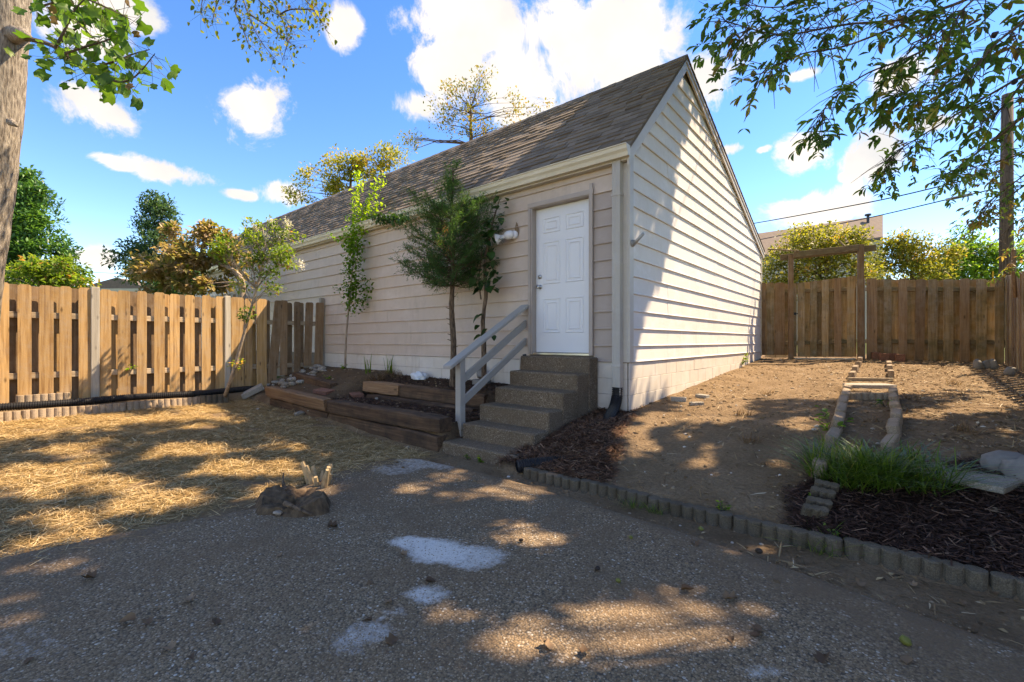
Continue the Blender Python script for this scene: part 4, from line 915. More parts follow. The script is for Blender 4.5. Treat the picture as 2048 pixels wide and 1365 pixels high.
# side fence running back towards the viewer on the right
rs = empty('wood_fence', (4.36, 7.6, 0.6), 'side board fence meeting the back fence at the right edge', 'fence')
y = 8.75; i = 0
while y > -2.6:
    z0 = float(H(4.33, y)) - 0.03; fence_board(rs, random.choice(old), (4.33 if i % 2 == 0 else 4.41, y), (0, 1), 0.14, z0, z0 + 1.86 + random.uniform(-0.02, 0.02), 0.018, (1, 0), 0, True); y -= 0.115; i += 1
for dz in (0.45, 1.55):
    V, Fc = bevel_box(4.352, 4.405, -2.6, 8.8, 0.60 + dz, 0.69 + dz, 0.004); V[:, 2] += (V[:, 1] - 8) * 0.045; mobj('rail', V, Fc, M['rail_old'], rs, origin=V.mean(0))
b = MB(); b.tube([(4.28, 7.45, 2.1), (4.22, 7.15, 2.55), (4.20, 7.00, 2.95)], 0.035, 6); b.build('brace', M['fence_brown'], rs)
# weathered grey boards far behind the left fence
gf = empty('board_screen', (-13.2, -0.3, 0.4), 'weathered grey board screen against the far house wall behind the left fence', 'screen')
for j, px in enumerate(range(440, 478, 5)):
    x = x_on_y(px, -0.25); fence_board(gf, M['fence_grey'] if j % 2 else M['fence_brown'], (x, -0.25), (1, 0), 0.22, 0.4, 2.62 + random.uniform(-0.03, 0.03), 0.018, (0, -1))

# ---------------------------------------------------------------- retaining timbers and bed
def timber(pa, pb, z0, z1, w, mat, label, seed, tilt=0.0):
    """old railroad tie from pa to pb (x, y); z0/z1 = (bottom, top) heights at the two ends"""
    r = np.random.default_rng(seed); pa, pb = np.asarray(pa, float), np.asarray(pb, float); L_ = np.linalg.norm(pb - pa); n = max(5, int(L_ / 0.16))
    h = z1[0] - z0[0]; sec = [(-w / 2, -h / 2 + 0.015), (-w / 2 + 0.015, -h / 2), (w / 2 - 0.015, -h / 2), (w / 2, -h / 2 + 0.015), (w / 2, h / 2 - 0.02), (w / 2 - 0.025, h / 2), (0.01, h / 2 - 0.006), (-w / 2 + 0.025, h / 2), (-w / 2, h / 2 - 0.02)]
    V = []; k = len(sec)
    for i in range(n + 1):
        t = i / n; ww = 1 - (0.10 if i in (0, n) else 0)
        for (a, c) in sec:
            V.append((t * L_ + r.uniform(-0.01, 0.01) * (i in (0, n)), a * ww + r.normal(0, 0.004) + tilt * c, c * ww + r.normal(0, 0.004)))
    Fc = [(i * k + j, i * k + (j + 1) % k, (i + 1) * k + (j + 1) % k, (i + 1) * k + j) for i in range(n) for j in range(k)] + [tuple(range(k))[::-1], tuple(n * k + j for j in range(k))]
    me = raw_mesh('timber', np.array(V), Fc, mat); o = bpy.data.objects.new('railroad_tie', me); COL.objects.link(o)
    za, zb = (z0[0] + z1[0]) / 2, (z0[1] + z1[1]) / 2
    o.location = (pa[0], pa[1], za); o.rotation_euler = (0, -math.atan2(zb - za, L_), math.atan2(pb[1] - pa[1], pb[0] - pa[0]))
    return tag(o, label, 'timber', 'old railroad ties around the raised bed')
timber((-4.03, -1.64), (-1.545, -1.60), (0.195, 0.195), (0.385, 0.375), 0.21, M['tie'], 'long dark railroad tie on top of the front row by the handrail post', 1)
timber((-4.05, -1.60), (-1.535, -1.64), (0.00, -0.02), (0.19, 0.18), 0.20, M['tie'], 'dark railroad tie under the long front tie beside the bottom step', 2)
timber((-6.05, -1.72), (-4.07, -1.68), (0.275, 0.20), (0.475, 0.40), 0.19, M['tie_light'], 'pale orange-brown railroad tie at the left end of the front row', 3, -0.25)
timber((-6.0, -1.66), (-4.09, -1.62), (0.08, 0.00), (0.27, 0.19), 0.19, M['tie'], 'dark tie under the pale left tie of the front row', 4)
timber((-4.62, -0.68), (-3.72, -0.60), (0.385, 0.37), (0.575, 0.56), 0.20, M['tie_light'], 'short split tie at the left of the upper row behind', 5)
timber((-3.68, -0.60), (-1.86, -0.52), (0.36, 0.34), (0.56, 0.53), 0.20, M['tie'], 'brown tie at the right of the upper row, ending near the steps', 6)
timber((-4.4, -0.74), (-1.95, -0.66), (0.18, 0.16), (0.365, 0.335), 0.19, M['tie'], 'lower dark tie of the upper row half buried in mulch', 7)
a, c = G(592, 757), G(668, 775); timber(a[:2], c[:2], (a[2] - 0.03, c[2] - 0.06), (a[2] + 0.12, c[2] + 0.06), 0.16, M['tie'], 'short splintered tie lying on the rubble by the fence end', 8)

# ---------------------------------------------------------------- concrete edging
ORD = ['first', 'second', 'third', 'fourth', 'fifth', 'sixth', 'seventh', 'eighth', 'ninth', 'tenth', 'eleventh', 'twelfth']
def edging_mesh(n, p, r, h, mat):
    half = []
    for i in range(n):
        a0 = math.acos(min(1, p / 2 / r)); lo, hi = a0, math.pi - a0
        if i == 0: hi = math.pi * 0.98
        if i == n - 1: lo = 0.02 * math.pi
        for t in np.linspace(hi, lo, 6): half.append((i * p + r * math.cos(t), r * math.sin(t)))
    out = half + [(x, -y) for x, y in half[::-1]]; out = np.array(out) - [(n - 1) * p / 2, 0]
    k = len(out); ins = out * [1, 0.86]; ins[:, 0] *= 0.99
    V = np.concatenate([np.c_[out, np.full(k, -0.06)], np.c_[out, np.full(k, h - 0.008)], np.c_[ins, np.full(k, h)]]); 
    Fc = [(i + a * k, (i + 1) % k + a * k, (i + 1) % k + (a + 1) * k, i + (a + 1) * k) for a in range(2) for i in range(k)]
    m = k // 2; Fc += [(2 * k + i, 2 * k + i + 1, 2 * k + (k - 2 - i), 2 * k + (k - 1 - i)) for i in range(m - 1)]
    Fc = [f[::-1] for f in Fc]
    return raw_mesh('edging_block', V, Fc, mat)
E7 = edging_mesh(7, 0.086, 0.047, 0.078, M['edging']); E5 = edging_mesh(5, 0.086, 0.052, 0.135, M['edging']); E7p = edging_mesh(7, 0.080, 0.048, 0.12, M['edging_pink']); E6t = edging_mesh(8, 0.076, 0.044, 0.11, M['edging_pink'])
def edge(me, x, y, z, rz, label, group, tilt=(0, 0)):
    o = bpy.data.objects.new('edging_block', me); COL.objects.link(o); o.location = (x, y, z); o.rotation_euler = (tilt[0], tilt[1], rz)
    return tag(o, label, 'edging', group)
x = 0.11
for i in range(7):
    zz = -0.005 + 0.004 * math.sin(i * 2.1)
    edge(E7, x, -1.815 + 0.012 * math.sin(i * 1.7), zz, R(random.uniform(-0.8, 0.8)), f'{ORD[i]} scalloped concrete edging block from the drain outlet along the patio', 'edging row along the patio', (R(random.uniform(-3, 3)), R(random.uniform(-0.6, 0.6)))); x += 0.612
y = y_on_x(-20, -6.95); i = 0
while y < -2.55:
    edge(E7p, -6.945, y, float(H(-6.86, y)) + 0.02, R(90 + random.uniform(-2, 2)), f'{ORD[i]} pale scalloped block from the left picture edge in front of the black pipe', 'pale edging in front of the fence pipe', (R(random.uniform(-18, -6)), 0)); y += 0.575; i += 1
for j, (pa, z, lab) in enumerate([(88, 0.42, 'pale scalloped block standing upright against the left fence'), (18, 0.31, 'pale scalloped block flat behind the pipe at the left picture edge'), (165, 0.31, 'pale scalloped block behind the pipe by the first grey fence post'), (232, 0.31, 'pale scalloped block behind the pipe right of the first grey fence post')]):
    edge(E7p if j == 0 else E6t, -7.245, y_on_x(pa, -7.24), z - 0.06, R(90), lab, 'loose edging behind the pipe', (R(-6), 0))
yy = y_on_x(412, -6.9); edge(E5, -6.85, yy + 0.12, float(H(-6.8, yy)) + 0.03, R(84), 'short scalloped block beside the thin tree by the fence', 'pale edging in front of the fence pipe', (R(-8), 0))
def edge_row(pts, me, blk, name, group, tilt=0.0, lift=0.0):
    pts = [G(*p) for p in pts]; pts = np.array(pts)[:, :2]; d = np.concatenate([[0], np.cumsum(np.linalg.norm(np.diff(pts, axis=0), axis=1))]); n = max(1, int(round(d[-1] / blk)))
    for i in range(n):
        s0, s1 = d[-1] * i / n, d[-1] * (i + 1) / n; a = np.array([np.interp(s0, d, pts[:, k_]) for k_ in (0, 1)]); c = np.array([np.interp(s1, d, pts[:, k_]) for k_ in (0, 1)]); m = (a + c) / 2
        edge(me, m[0], m[1], float(H(*m)) - 0.03 + lift, math.atan2(c[1] - a[1], c[0] - a[0]), f'{ORD[i]} edging block from the front {name}', group, (R(tilt + random.uniform(-6, 6)), R(random.uniform(-2, 2))))
edge_row([(1634, 965), (1650, 925), (1668, 875), (1682, 820), (1694, 778)], E7p, 0.60, 'in the left row of the narrow path', 'left edging row of the narrow path', 10)
edge_row([(1778, 925), (1790, 880), (1796, 838), (1787, 786)], E7p, 0.60, 'in the right row of the narrow path', 'right edging row of the narrow path', -8)
edge_row([(1703, 762), (1722, 722)], E6t, 0.9, 'of the far left path rows near the gate post', 'far edging rows by the gate', 0, 0.02)
edge_row([(1783, 758), (1778, 730)], E6t, 0.9, 'of the far right path rows near the gate post', 'far edging rows by the gate', 0, 0.02)
g = G(1648, 1008); 
for i in range(4):
    p = G(1652 - i * 8, 985 + i * 17); me = edging_mesh(3, 0.045, 0.03, 0.06, M['edging']) if i == 0 else me
    o = edge(me, p[0], p[1], p[2] + 0.015, R(8 + 4 * i), f'{ORD[i]} of the four leaning edging stones behind the front edging row', 'leaning edging stones', (R(24), R(6)))
# planks and slabs across the path
def slab(name, px, py, size, mat, label, cat, rz=0.0, tilt=(0, 0), lift=0.0, group=None):
    p = G(px, py); V, Fc = bevel_box(-size[0] / 2, size[0] / 2, -size[1] / 2, size[1] / 2, -size[2] / 2, size[2] / 2, 0.008); V = V + rng.normal(0, 0.002, V.shape)
    me = raw_mesh(name, V, Fc, mat); o = bpy.data.objects.new(name, me); COL.objects.link(o); o.location = (p[0], p[1], p[2] + size[2] * 0.3 + lift); o.rotation_euler = (tilt[0], tilt[1], rz); return tag(o, label, cat, group)
pa = math.atan2(*(G(1775, 765)[:2] - G(1702, 765)[:2])[::-1])
slab('path_plank', 1740, 764, (0.66, 0.05, 0.07), M['rail_wood'], 'weathered plank laid across the path near the gate', 'plank', pa)
slab('path_slab', 1738, 776, (0.60, 0.26, 0.06), M['slab'], 'flat pale concrete slab between the two path rows', 'slab', pa)
edge(E7p, *(G(1743, 800) + [0, 0, -0.04]), pa, 'scalloped block set across the path in front of the pale slab', 'cross edging on the path')
slab('concrete_piece', 505, 795, (0.40, 0.16, 0.10), M['slab'], 'pale concrete slab leaning at the left end of the timbers', 'slab', R(70), (R(10), R(-28)), 0.06)
slab('red_paver', 648, 787, (0.30, 0.22, 0.07), M['paver'], 'red brick paver lying behind the pale timber', 'paver', R(20), (R(4), R(6)))
slab('red_paver', 712, 792, (0.26, 0.20, 0.06), M['paver'], 'dusty paver half buried right of the red one', 'paver', R(-15), (R(2), R(5)), -0.01)
slab('white_brick', 1357, 804, (0.20, 0.10, 0.07), M['slab'], 'larger pale broken brick on the dirt by the house wall', 'brick', R(20))
slab('white_brick', 1405, 796, (0.17, 0.10, 0.05), M['slab'], 'smaller pale brick right of the larger one by the house wall', 'brick', R(-20))
slab('white_brick', 1393, 811, (0.18, 0.07, 0.05), M['stone'], 'dusty brick fragment in front of the two pale bricks', 'brick', R(50))
slab('stepping_slab', 1905, 955, (0.62, 0.34, 0.05), M['slab'], 'flat grey stepping slab right of the grass clump', 'slab', R(-22), (0, 0), -0.005)
slab('flat_board', 1552, 716, (0.5, 0.1, 0.09), M['fence_grey'], 'weathered board lying at the foot of the short fence panel', 'board', R(15))
slab('flat_board', 1648, 720, (1.2, 0.12, 0.04), M['fence_grey'], 'long grey threshold board on the ground under the gate', 'board', R(17))
def rockobj(name, px, py, size, seed, mat, label, cat, group=None, sub=2, sink=0.3):
    p = G(px, py); V, Fc = rock((0, 0, 0), size, seed, sub); me = raw_mesh(name, V, Fc, mat); o = bpy.data.objects.new(name, me); COL.objects.link(o); o.location = (p[0], p[1], p[2] + size[2] * (1 - sink * 2)); return tag(o, label, cat, group)
rockobj('boulder', 2012, 945, (0.17, 0.15, 0.10), 8, M['greystone'], 'grey boulder at the right edge of the mulch bed', 'rock', None, 1)
rockobj('boulder', 2052, 958, (0.16, 0.14, 0.12), 14, M['greystone'], 'grey boulder cut by the right picture edge', 'rock', None, 1)
for i in range(34):
    t = random.random(); px = 548 + 100 * t + random.uniform(-18, 18); py = 775 - 38 * t + random.uniform(-7, 9); s = random.uniform(0.04, 0.125)
    rockobj('rubble_stone', px, py, (s, s * random.uniform(0.6, 0.9), s * random.uniform(0.4, 0.6)), 100 + i, M['stone'], 'pale broken rubble stone heaped by the fence end', 'stone', 'rubble heap by the fence end', 1, 0.25)
for i, (px, py, s) in enumerate([(600, 832, 0.10), (620, 826, 0.06), (650, 772, 0.05), (755, 800, 0.05)]):
    rockobj('loose_stone', px, py, (s, s * 0.8, s * 0.5), 200 + i, M['stone'], ['larger pale stone on the straw below the timbers', 'small stone beside the larger one below the timbers', 'small pale stone behind the pale timber', 'small stone in the dark lower bed'][i], 'stone', None, 1)
for i, px in enumerate((1955, 1972, 1985, 2020)):
    rockobj('garden_stone', px, 738 + (i == 3) * 14, (0.09, 0.09, 0.13), 220 + i, M['greystone'], f'{ORD[i]} rounded stone from the left at the foot of the back fence', 'stone', None, 1)
for i, (px, py) in enumerate([(1752, 720), (1768, 722), (1785, 722), (1800, 724)]):
    o = slab('red_block', px, py, (0.16, 0.10, 0.2), M['paver'], f'{ORD[i]} red edging brick from the left at the foot of the back fence', 'brick', R(17))
# white plastic bag on the bed
r_ = np.random.default_rng(5); V, Fc = ico(3); n_ = np.array([sum(math.sin(v @ k + ph) * a for k, ph, a in [((3, 7, 2), 0, .10), ((9, -6, 5), 1, .07), ((14, 11, -9), 2, .05), ((-19, 16, 7), 4, .035)]) for v in V]); V = V * (1 + n_)[:, None] * [0.185, 0.12, 0.085]
p = G(838, 760); V[:, 2] = np.maximum(V[:, 2], -0.045); me = raw_mesh('plastic_bag', V, Fc, M['bag']); o = bpy.data.objects.new('plastic_bag', me); COL.objects.link(o); o.location = (p[0], p[1], p[2] + 0.045); o.rotation_euler = (0, 0, R(-8)); tag(o, 'crumpled white plastic bag on the dark mulch by the wall', 'bag')
orn = G(963, 768); oo = empty('garden_ornament', orn, 'small grey stone animal ornament on a block beside the wall', 'ornament')
V, Fc = bevel_box(orn[0] - 0.13, orn[0] + 0.13, orn[1] - 0.08, orn[1] + 0.08, orn[2] - 0.04, orn[2] + 0.06, 0.01); mobj('base', V, Fc, M['greystone'], oo)
V, Fc = rock(orn + [0.0, 0, 0.13], (0.12, 0.08, 0.085), 9, 2, 0.15); mobj('body', V, Fc, M['greystone'], oo, smooth=True)
V, Fc = rock(orn + [-0.05, -0.02, 0.22], (0.06, 0.05, 0.05), 12, 2, 0.15); mobj('head', V, Fc, M['greystone'], oo, smooth=True)
# stump
sp_ = G(590, 1022); st = empty('tree_stump', sp_, 'low rotten tree stump at the edge of the straw', 'stump')
n = 40; V = []; 
for lv, (rr, zz) in enumerate([(0.30, -0.05), (0.25, 0.015), (0.215, 0.065), (0.20, 0.085), (0.15, 0.07), (0.07, 0.05), (0.012, 0.04)]):
    for k_ in range(n):
        a = 2 * math.pi * k_ / n; jit = 1 + 0.10 * math.sin(3 * a + 1) + 0.06 * math.sin(7 * a) + random.uniform(-0.03, 0.03)
        zz2 = zz * 1.25 + (0.035 * math.sin(2 * a + 0.6) + random.uniform(-0.012, 0.014)) * (lv >= 2)
        V.append(sp_ + np.array([1.35 * rr * jit * math.cos(a), rr * jit * math.sin(a), zz2]))
Fc = [(i * n + k_, i * n + (k_ + 1) % n, (i + 1) * n + (k_ + 1) % n, (i + 1) * n + k_) for i in range(6) for k_ in range(n)] + [tuple(6 * n + k_ for k_ in range(n))]
mobj('stump_wood', V, Fc, M['stump'], st)
b = MB(); b.tube([sp_ + [0.10, -0.12, 0.10], sp_ + [0.22, -0.10, 0.09], sp_ + [0.34, -0.04, 0.05]], [0.02, 0.014, 0.006], 6); b.tube([sp_ + [-0.22, 0.02, 0.09], sp_ + [-0.28, 0.03, 0.15], sp_ + [-0.31, 0.05, 0.21]], [0.018, 0.012, 0.004], 6); b.build('root', M['bark_brown'], st)
V, Fc = rock(sp_ + [0.12, -0.18, 0.05], (0.05, 0.035, 0.015), 77, 1); mobj('bark_chip', V, Fc, M['bark_pale'], st)
# cut-back shrub stub
cb = G(640, 975); cu = empty('shrub_stub', cb, 'cut back shrub stub with pale stems and a few green shoots', 'shrub')
for i in range(9):
    a = i * 0.75; rr = 0.03 + 0.09 * random.random(); L_ = random.uniform(0.14, 0.27); d = np.array([math.cos(a) * 0.5, math.sin(a) * 0.3, 1.0]); s0 = cb + [rr * math.cos(a), rr * 0.7 * math.sin(a), -0.03]
    b = MB(); b.tube([s0, s0 + d * L_ * 0.5, s0 + d * L_], [0.032, 0.024, random.uniform(0.014, 0.02)], 7); b.build('stem', M['drywood'], cu)

# ---------------------------------------------------------------- plants
def leafset(name, tm, pos, d, ln, wd, mat, parent, rnd=None, roll=None):
    n = len(pos); V, Fc, rn = inst(tm[0], tm[1], pos, d, np.stack([wd, ln, ln], 1), rng.uniform(-0.6, 0.6, n) + rng.choice([0, math.pi], n) * 0 if roll is None else roll, rnd)
    return mobj(name, V, Fc, mat, parent, rnd=rn)
def unit(n):
    v = rng.normal(size=(n, 3)); return v / np.linalg.norm(v, axis=1)[:, None]
def limb(p0, p1, sag=0.1, n=6, wob=0.04):
    p0, p1 = np.asarray(p0, float), np.asarray(p1, float); L_ = np.linalg.norm(p1 - p0); t = np.linspace(0, 1, n)[:, None]
    q = p0 + (p1 - p0) * t; q[:, 2] += (np.sin(t[:, 0] * math.pi) * sag * L_); q[1:-1] += rng.normal(0, wob * L_, (n - 2, 3)); return q
def px_tree(name, label, base, blobs, mat, leaf, per, cr, trunk_r, bark, tm=LEAF4, aspect=0.5, depth=0.8, cat='tree', group=None, upright=0.2, lean_pts=None, bias=None, fork=0.25):
    """tree from a base point and crown blobs (px, py, Z, rx, ry, clumps); crown of clumped leaves on real limbs"""
    base = np.asarray(base, float); root = empty(name, base, label, cat, group); C = []; RR = []
    for (px, py, Z, rx, ry, k) in blobs:
        for _ in range(k):
            v = unit(1)[0] * rng.uniform(0.25, 1.0) ** 0.45; c = P(px + v[0] * rx, py - v[2] * ry, Z) + EZ * v[1] * depth * rx * Z / F; C.append(c); RR.append(cr * rng.uniform(0.7, 1.3))
    C = np.array(C); RR = np.array(RR); top = C.mean(0); tb = MB()
    fk = base + (top - base) * [fork + 0.35, fork + 0.35, fork]; fk[2] = base[2] + (C[:, 2].min() - base[2]) * 0.9
    tp = lean_pts if lean_pts is not None else [base - [0, 0, 0.1], base + (fk - base) * 0.5 + rng.normal(0, 0.02, 3), fk, fk + (top - fk) * 0.6, top + [0, 0, 0.2]]
    tp = curve(tp, 14); rad = trunk_r * np.linspace(1.1, 0.25, len(tp)); tb.tube(tp, rad, 9); tb.build('trunk', bark, root, smooth=True)
    lb = MB()
    for c, r_ in zip(C, RR):
        j = int(np.clip(np.argmin(np.linalg.norm((tp - c) * [1, 1, 0.8] + [0, 0, 0.3], axis=1)), 4, len(tp) - 1)); q = limb(tp[j], c, 0.05, 5, 0.03); r0 = min(rad[j] * 0.4, 0.008 + 0.010 * np.linalg.norm(c - tp[j])); lb.tube(q, np.linspace(r0, 0.004, 5), 5, False)
        for _ in range(3): e = c + unit(1)[0] * r_ * 0.9; lb.tube([q[3], (q[3] + e) / 2 + rng.normal(0, 0.02, 3), e], [0.006, 0.004, 0.002], 4, False)
    lb.build('branches', bark, root)
    n = len(C) * per; idx = np.repeat(np.arange(len(C)), per); off = unit(n) * (rng.random(n) ** 0.45)[:, None] * RR[idx][:, None] * [1, 1, 0.75]
    pos = C[idx] + off; d = unit(n) + [0, 0, upright] + off * 0.8 / RR[idx][:, None]; ln = leaf * rng.uniform(0.7, 1.3, n)
    rn = np.clip(rng.normal(0.45, 0.22, n) + np.repeat(rng.normal(0, 0.16, len(C)), per), 0, 1) if bias is None else np.clip(bias(pos), 0, 1)
    leafset('crown', tm, pos, d, ln, ln * aspect, mat, root, rn)
    return root
def gz(px, Z): p = P(px, 683, Z); return np.array([p[0], p[1], float(H(p[0], p[1])) if Z < 20 else 0.35])
def gz2(px, Z):
    p = P(px, 683, Z); return np.array([p[0], p[1], 0.35])
# background, left
px_tree('evergreen_tree', 'large dense evergreen tree beyond the fence at the left edge', gz2(40, 15), [(10, 420, 15, 45, 75, 26), (50, 430, 15, 55, 75, 30), (80, 510, 15, 65, 50, 34), (20, 350, 15, 35, 30, 10), (60, 560, 15, 90, 30, 26)], M['everg'], 0.15, 150, 0.42, 0.16, M['bark_brown'], LEAF4, 0.45)
px_tree('evergreen_tree', 'pointed blue-green evergreen tree between the left tree and the house', gz2(315, 19), [(315, 400, 19, 14, 22, 6), (315, 440, 19, 32, 30, 14), (312, 490, 19, 50, 34, 22), (315, 550, 19, 68, 36, 30), (245, 520, 19, 18, 14, 4)], M['blueg'], 0.17, 120, 0.42, 0.14, M['bark_brown'], LEAF4, 0.4)
px_tree('flowering_shrub', 'yellow-green shrub showing over the left fence top', gz2(90, 9.5), [(20, 560, 9.5, 40, 26, 10), (100, 545, 9.5, 55, 30, 16), (140, 570, 9.5, 40, 22, 9)], M['crape'], 0.095, 70, 0.20, 0.03, M['bark_pale'], OVATE, 0.45, cat='shrub')
px_tree('bushy_tree', 'bright green bush behind the brown-leaved shrub left of the house', gz2(350, 12.5), [(352, 560, 12.5, 40, 36, 22)], M['everg'], 0.12, 110, 0.28, 0.06, M['bark_brown'], cat='bush')
px_tree('brown_shrub', 'shrub with browning autumn leaves over the fence beside the house', gz2(480, 10.6), [(300, 550, 10.4, 50, 42, 18), (360, 520, 10.4, 55, 40, 20), (430, 500, 10.6, 48, 36, 18), (410, 560, 10.4, 60, 30, 14), (330, 465, 10.4, 25, 12, 3), (415, 465, 10.4, 9, 14, 3), (470, 520, 10.6, 26, 40, 8)], M['brownl'], 0.12, 62, 0.19, 0.085, M['bark_pale'], OVATE, 0.5, cat='shrub', lean_pts=[gz2(487, 10.6), P(484, 600, 10.6), P(482, 560, 10.6), P(455, 535, 10.5), P(400, 520, 10.5), P(330, 530, 10.4)])
def crape():
    base = G(447, 803); root_pts = [base - [0, 0, 0.05], P(462, 760, 7.95), P(482, 690, 7.95), P(500, 625, 7.95), P(518, 560, 7.95), P(530, 500, 7.9), P(525, 455, 7.9)]
    r = px_tree('crape_myrtle', 'thin leaning tree with white flower tufts in front of the fence', base, [(470, 500, 7.9, 38, 30, 10), (530, 470, 7.9, 42, 26, 11), (575, 515, 7.8, 30, 20, 7), (520, 530, 7.9, 34, 24, 7), (545, 560, 7.9, 10, 28, 4), (495, 650, 7.95, 10, 40, 2), (475, 720, 7.95, 8, 24, 1), (590, 470, 7.9, 20, 8, 2), (490, 580, 7.9, 24, 14, 2)], M['crape'], 0.062, 46, 0.17, 0.032, M['bark_pale'], OVATE, 0.5, lean_pts=root_pts)
    tips = [P(*q) for q in [(602, 530, 7.8), (575, 448, 7.85), (543, 445, 7.85), (510, 455, 7.9), (555, 470, 7.85), (575, 470, 7.85), (532, 472, 7.85)]]
    for j, tpt in enumerate(tips):
        n = 90; pos = tpt + rng.normal(0, 0.035, (n, 3)) * [1, 1, 1.3]; leafset('flower_cluster', LEAF4, pos, unit(n), np.full(n, 0.028), np.full(n, 0.024), M['flower'], r, rng.random(n))['kind'] = 'stuff'
crape()
# behind the roof
px_tree('tree_behind_roof', 'yellow-green tree rising behind the left part of the roof', gz2(690, 27), [(640, 370, 27, 50, 26, 14), (690, 335, 27, 45, 30, 15), (740, 340, 27, 40, 30, 12), (780, 310, 27, 30, 22, 8), (600, 390, 27, 22, 16, 4), (720, 370, 27, 70, 24, 10)], M['yellg'], 0.20, 75, 0.55, 0.18, M['bark_brown'])
px_tree('tree_behind_roof', 'sparse orange-tinged tree rising above the middle of the ridge', gz2(950, 25), [(915, 200, 25, 50, 32, 11), (960, 175, 25, 45, 28, 9), (935, 240, 25, 60, 30, 11), (1035, 215, 25, 32, 22, 5), (880, 230, 25, 30, 20, 5), (830, 290, 25, 34, 14, 5), (1085, 222, 25, 14, 10, 2), (985, 265, 25, 60, 20, 8)], M['orange'], 0.16, 40, 0.52, 0.2, M['bark_brown'], fork=0.5)
# background, right
px_tree('hedge_tree', 'yellow-green bushy tree behind the arbor', gz2(1640, 17), [(1600, 500, 17, 60, 40, 32), (1670, 490, 17, 60, 36, 30), (1570, 545, 17, 50, 30, 18), (1690, 540, 17, 70, 30, 24), (1630, 560, 17, 60, 30, 14)], M['yellg'], 0.13, 85, 0.40, 0.12, M['bark_brown'])
px_tree('hedge_tree', 'olive green tree behind the fence right of the arbor', gz2(1825, 18), [(1815, 500, 18, 40, 40, 20), (1860, 515, 18, 45, 34, 20), (1780, 520, 18, 40, 36, 16), (1830, 550, 18, 80, 26, 18)], M['yellg'], 0.14, 85, 0.42, 0.12, M['bark_brown'])
px_tree('bright_tree', 'bright green tree far behind the back fence near the pole', gz2(1930, 30), [(1930, 500, 30, 40, 36, 20), (1900, 540, 30, 50, 26, 20), (1980, 530, 30, 50, 36, 22), (2040, 520, 30, 30, 40, 16), (1960, 560, 30, 80, 22, 20), (1870, 560, 30, 50, 16, 10)], M['bright'], 0.26, 80, 0.75, 0.16, M['bark_brown'])

# sapling against the wall
def leafy_stem(root, pts, step, ln, mat, tm=OVATE, spread=0.06, aspect=0.5, r0=0.006, bark=None, name='shoot', dens=1.0, droop=0.0, rn=None):
    q = curve(pts, 24); b = MB(); b.tube(q, np.linspace(r0, r0 * 0.35, len(q)), 6); b.build(name, bark or M['bark_pale'], root, smooth=True)
    L_ = np.concatenate([[0], np.cumsum(np.linalg.norm(np.diff(q, axis=0), axis=1))]); n = int(L_[-1] / step * dens); s = rng.uniform(0.02, 1, n) * L_[-1]
    pos = np.stack([np.interp(s, L_, q[:, i]) for i in range(3)], 1) + rng.normal(0, spread, (n, 3)) * [1, 0.6, 1]; d = unit(n) + [0, -0.25, -droop]
    l = ln * rng.uniform(0.65, 1.25, n); leafset('leaves', tm, pos, d, l, l * aspect, mat, root, rng.random(n) if rn is None else np.clip(rn(pos), 0, 1))
sb_ = np.array([x_on_y(690, -0.28), -0.28, 0.0]); sb_[2] = float(H(sb_[0], sb_[1])); zs = (sb_ - CAM) @ EZ
sap = empty('sapling', sb_, 'tall thin leafy sapling against the siding near the fence end', 'tree')
q = [sb_ - [0, 0, 0.05]] + [P(x, y, zs - 0.05 * i) for i, (x, y) in enumerate([(692, 680), (697, 620), (703, 560), (710, 500), (720, 450), (728, 410)])]
b = MB(); cq = curve(q, 20); b.tube(cq, np.linspace(0.022, 0.008, 20), 8); b.build('trunk', M['bark_pale'], sap, smooth=True)
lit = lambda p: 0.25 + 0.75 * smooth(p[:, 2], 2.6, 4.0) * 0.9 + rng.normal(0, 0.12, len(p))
for pts, st_, sp in [([(722, 440), (735, 410), (752, 375), (768, 357)], 0.0055, 0.06), ([(716, 440), (712, 400), (718, 370), (714, 345)], 0.0055, 0.07), ([(725, 450), (745, 425), (765, 403)], 0.007, 0.05), ([(712, 490), (690, 480), (670, 478), (656, 470)], 0.013, 0.04),
                     ([(708, 520), (705, 490), (712, 455), (725, 425)], 0.0022, 0.12), ([(703, 575), (704, 545), (707, 510), (709, 470)], 0.0022, 0.13), ([(699, 620), (702, 600), (705, 570)], 0.004, 0.09), ([(700, 590), (725, 570), (738, 585)], 0.004, 0.10), ([(697, 620), (720, 600), (736, 600)], 0.005, 0.10), ([(698, 600), (680, 580), (662, 578)], 0.02, 0.04)]:
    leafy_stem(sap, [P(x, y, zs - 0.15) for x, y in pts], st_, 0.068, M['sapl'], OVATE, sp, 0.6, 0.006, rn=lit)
leafy_stem(sap, [P(x, y, zs - 0.28 - 0.5 * i) for i, (x, y) in enumerate([(735, 440), (765, 437), (795, 437), (808, 440)])], 0.006, 0.075, M['darkl'], OVATE, 0.045, 0.6, 0.006, droop=0.4)
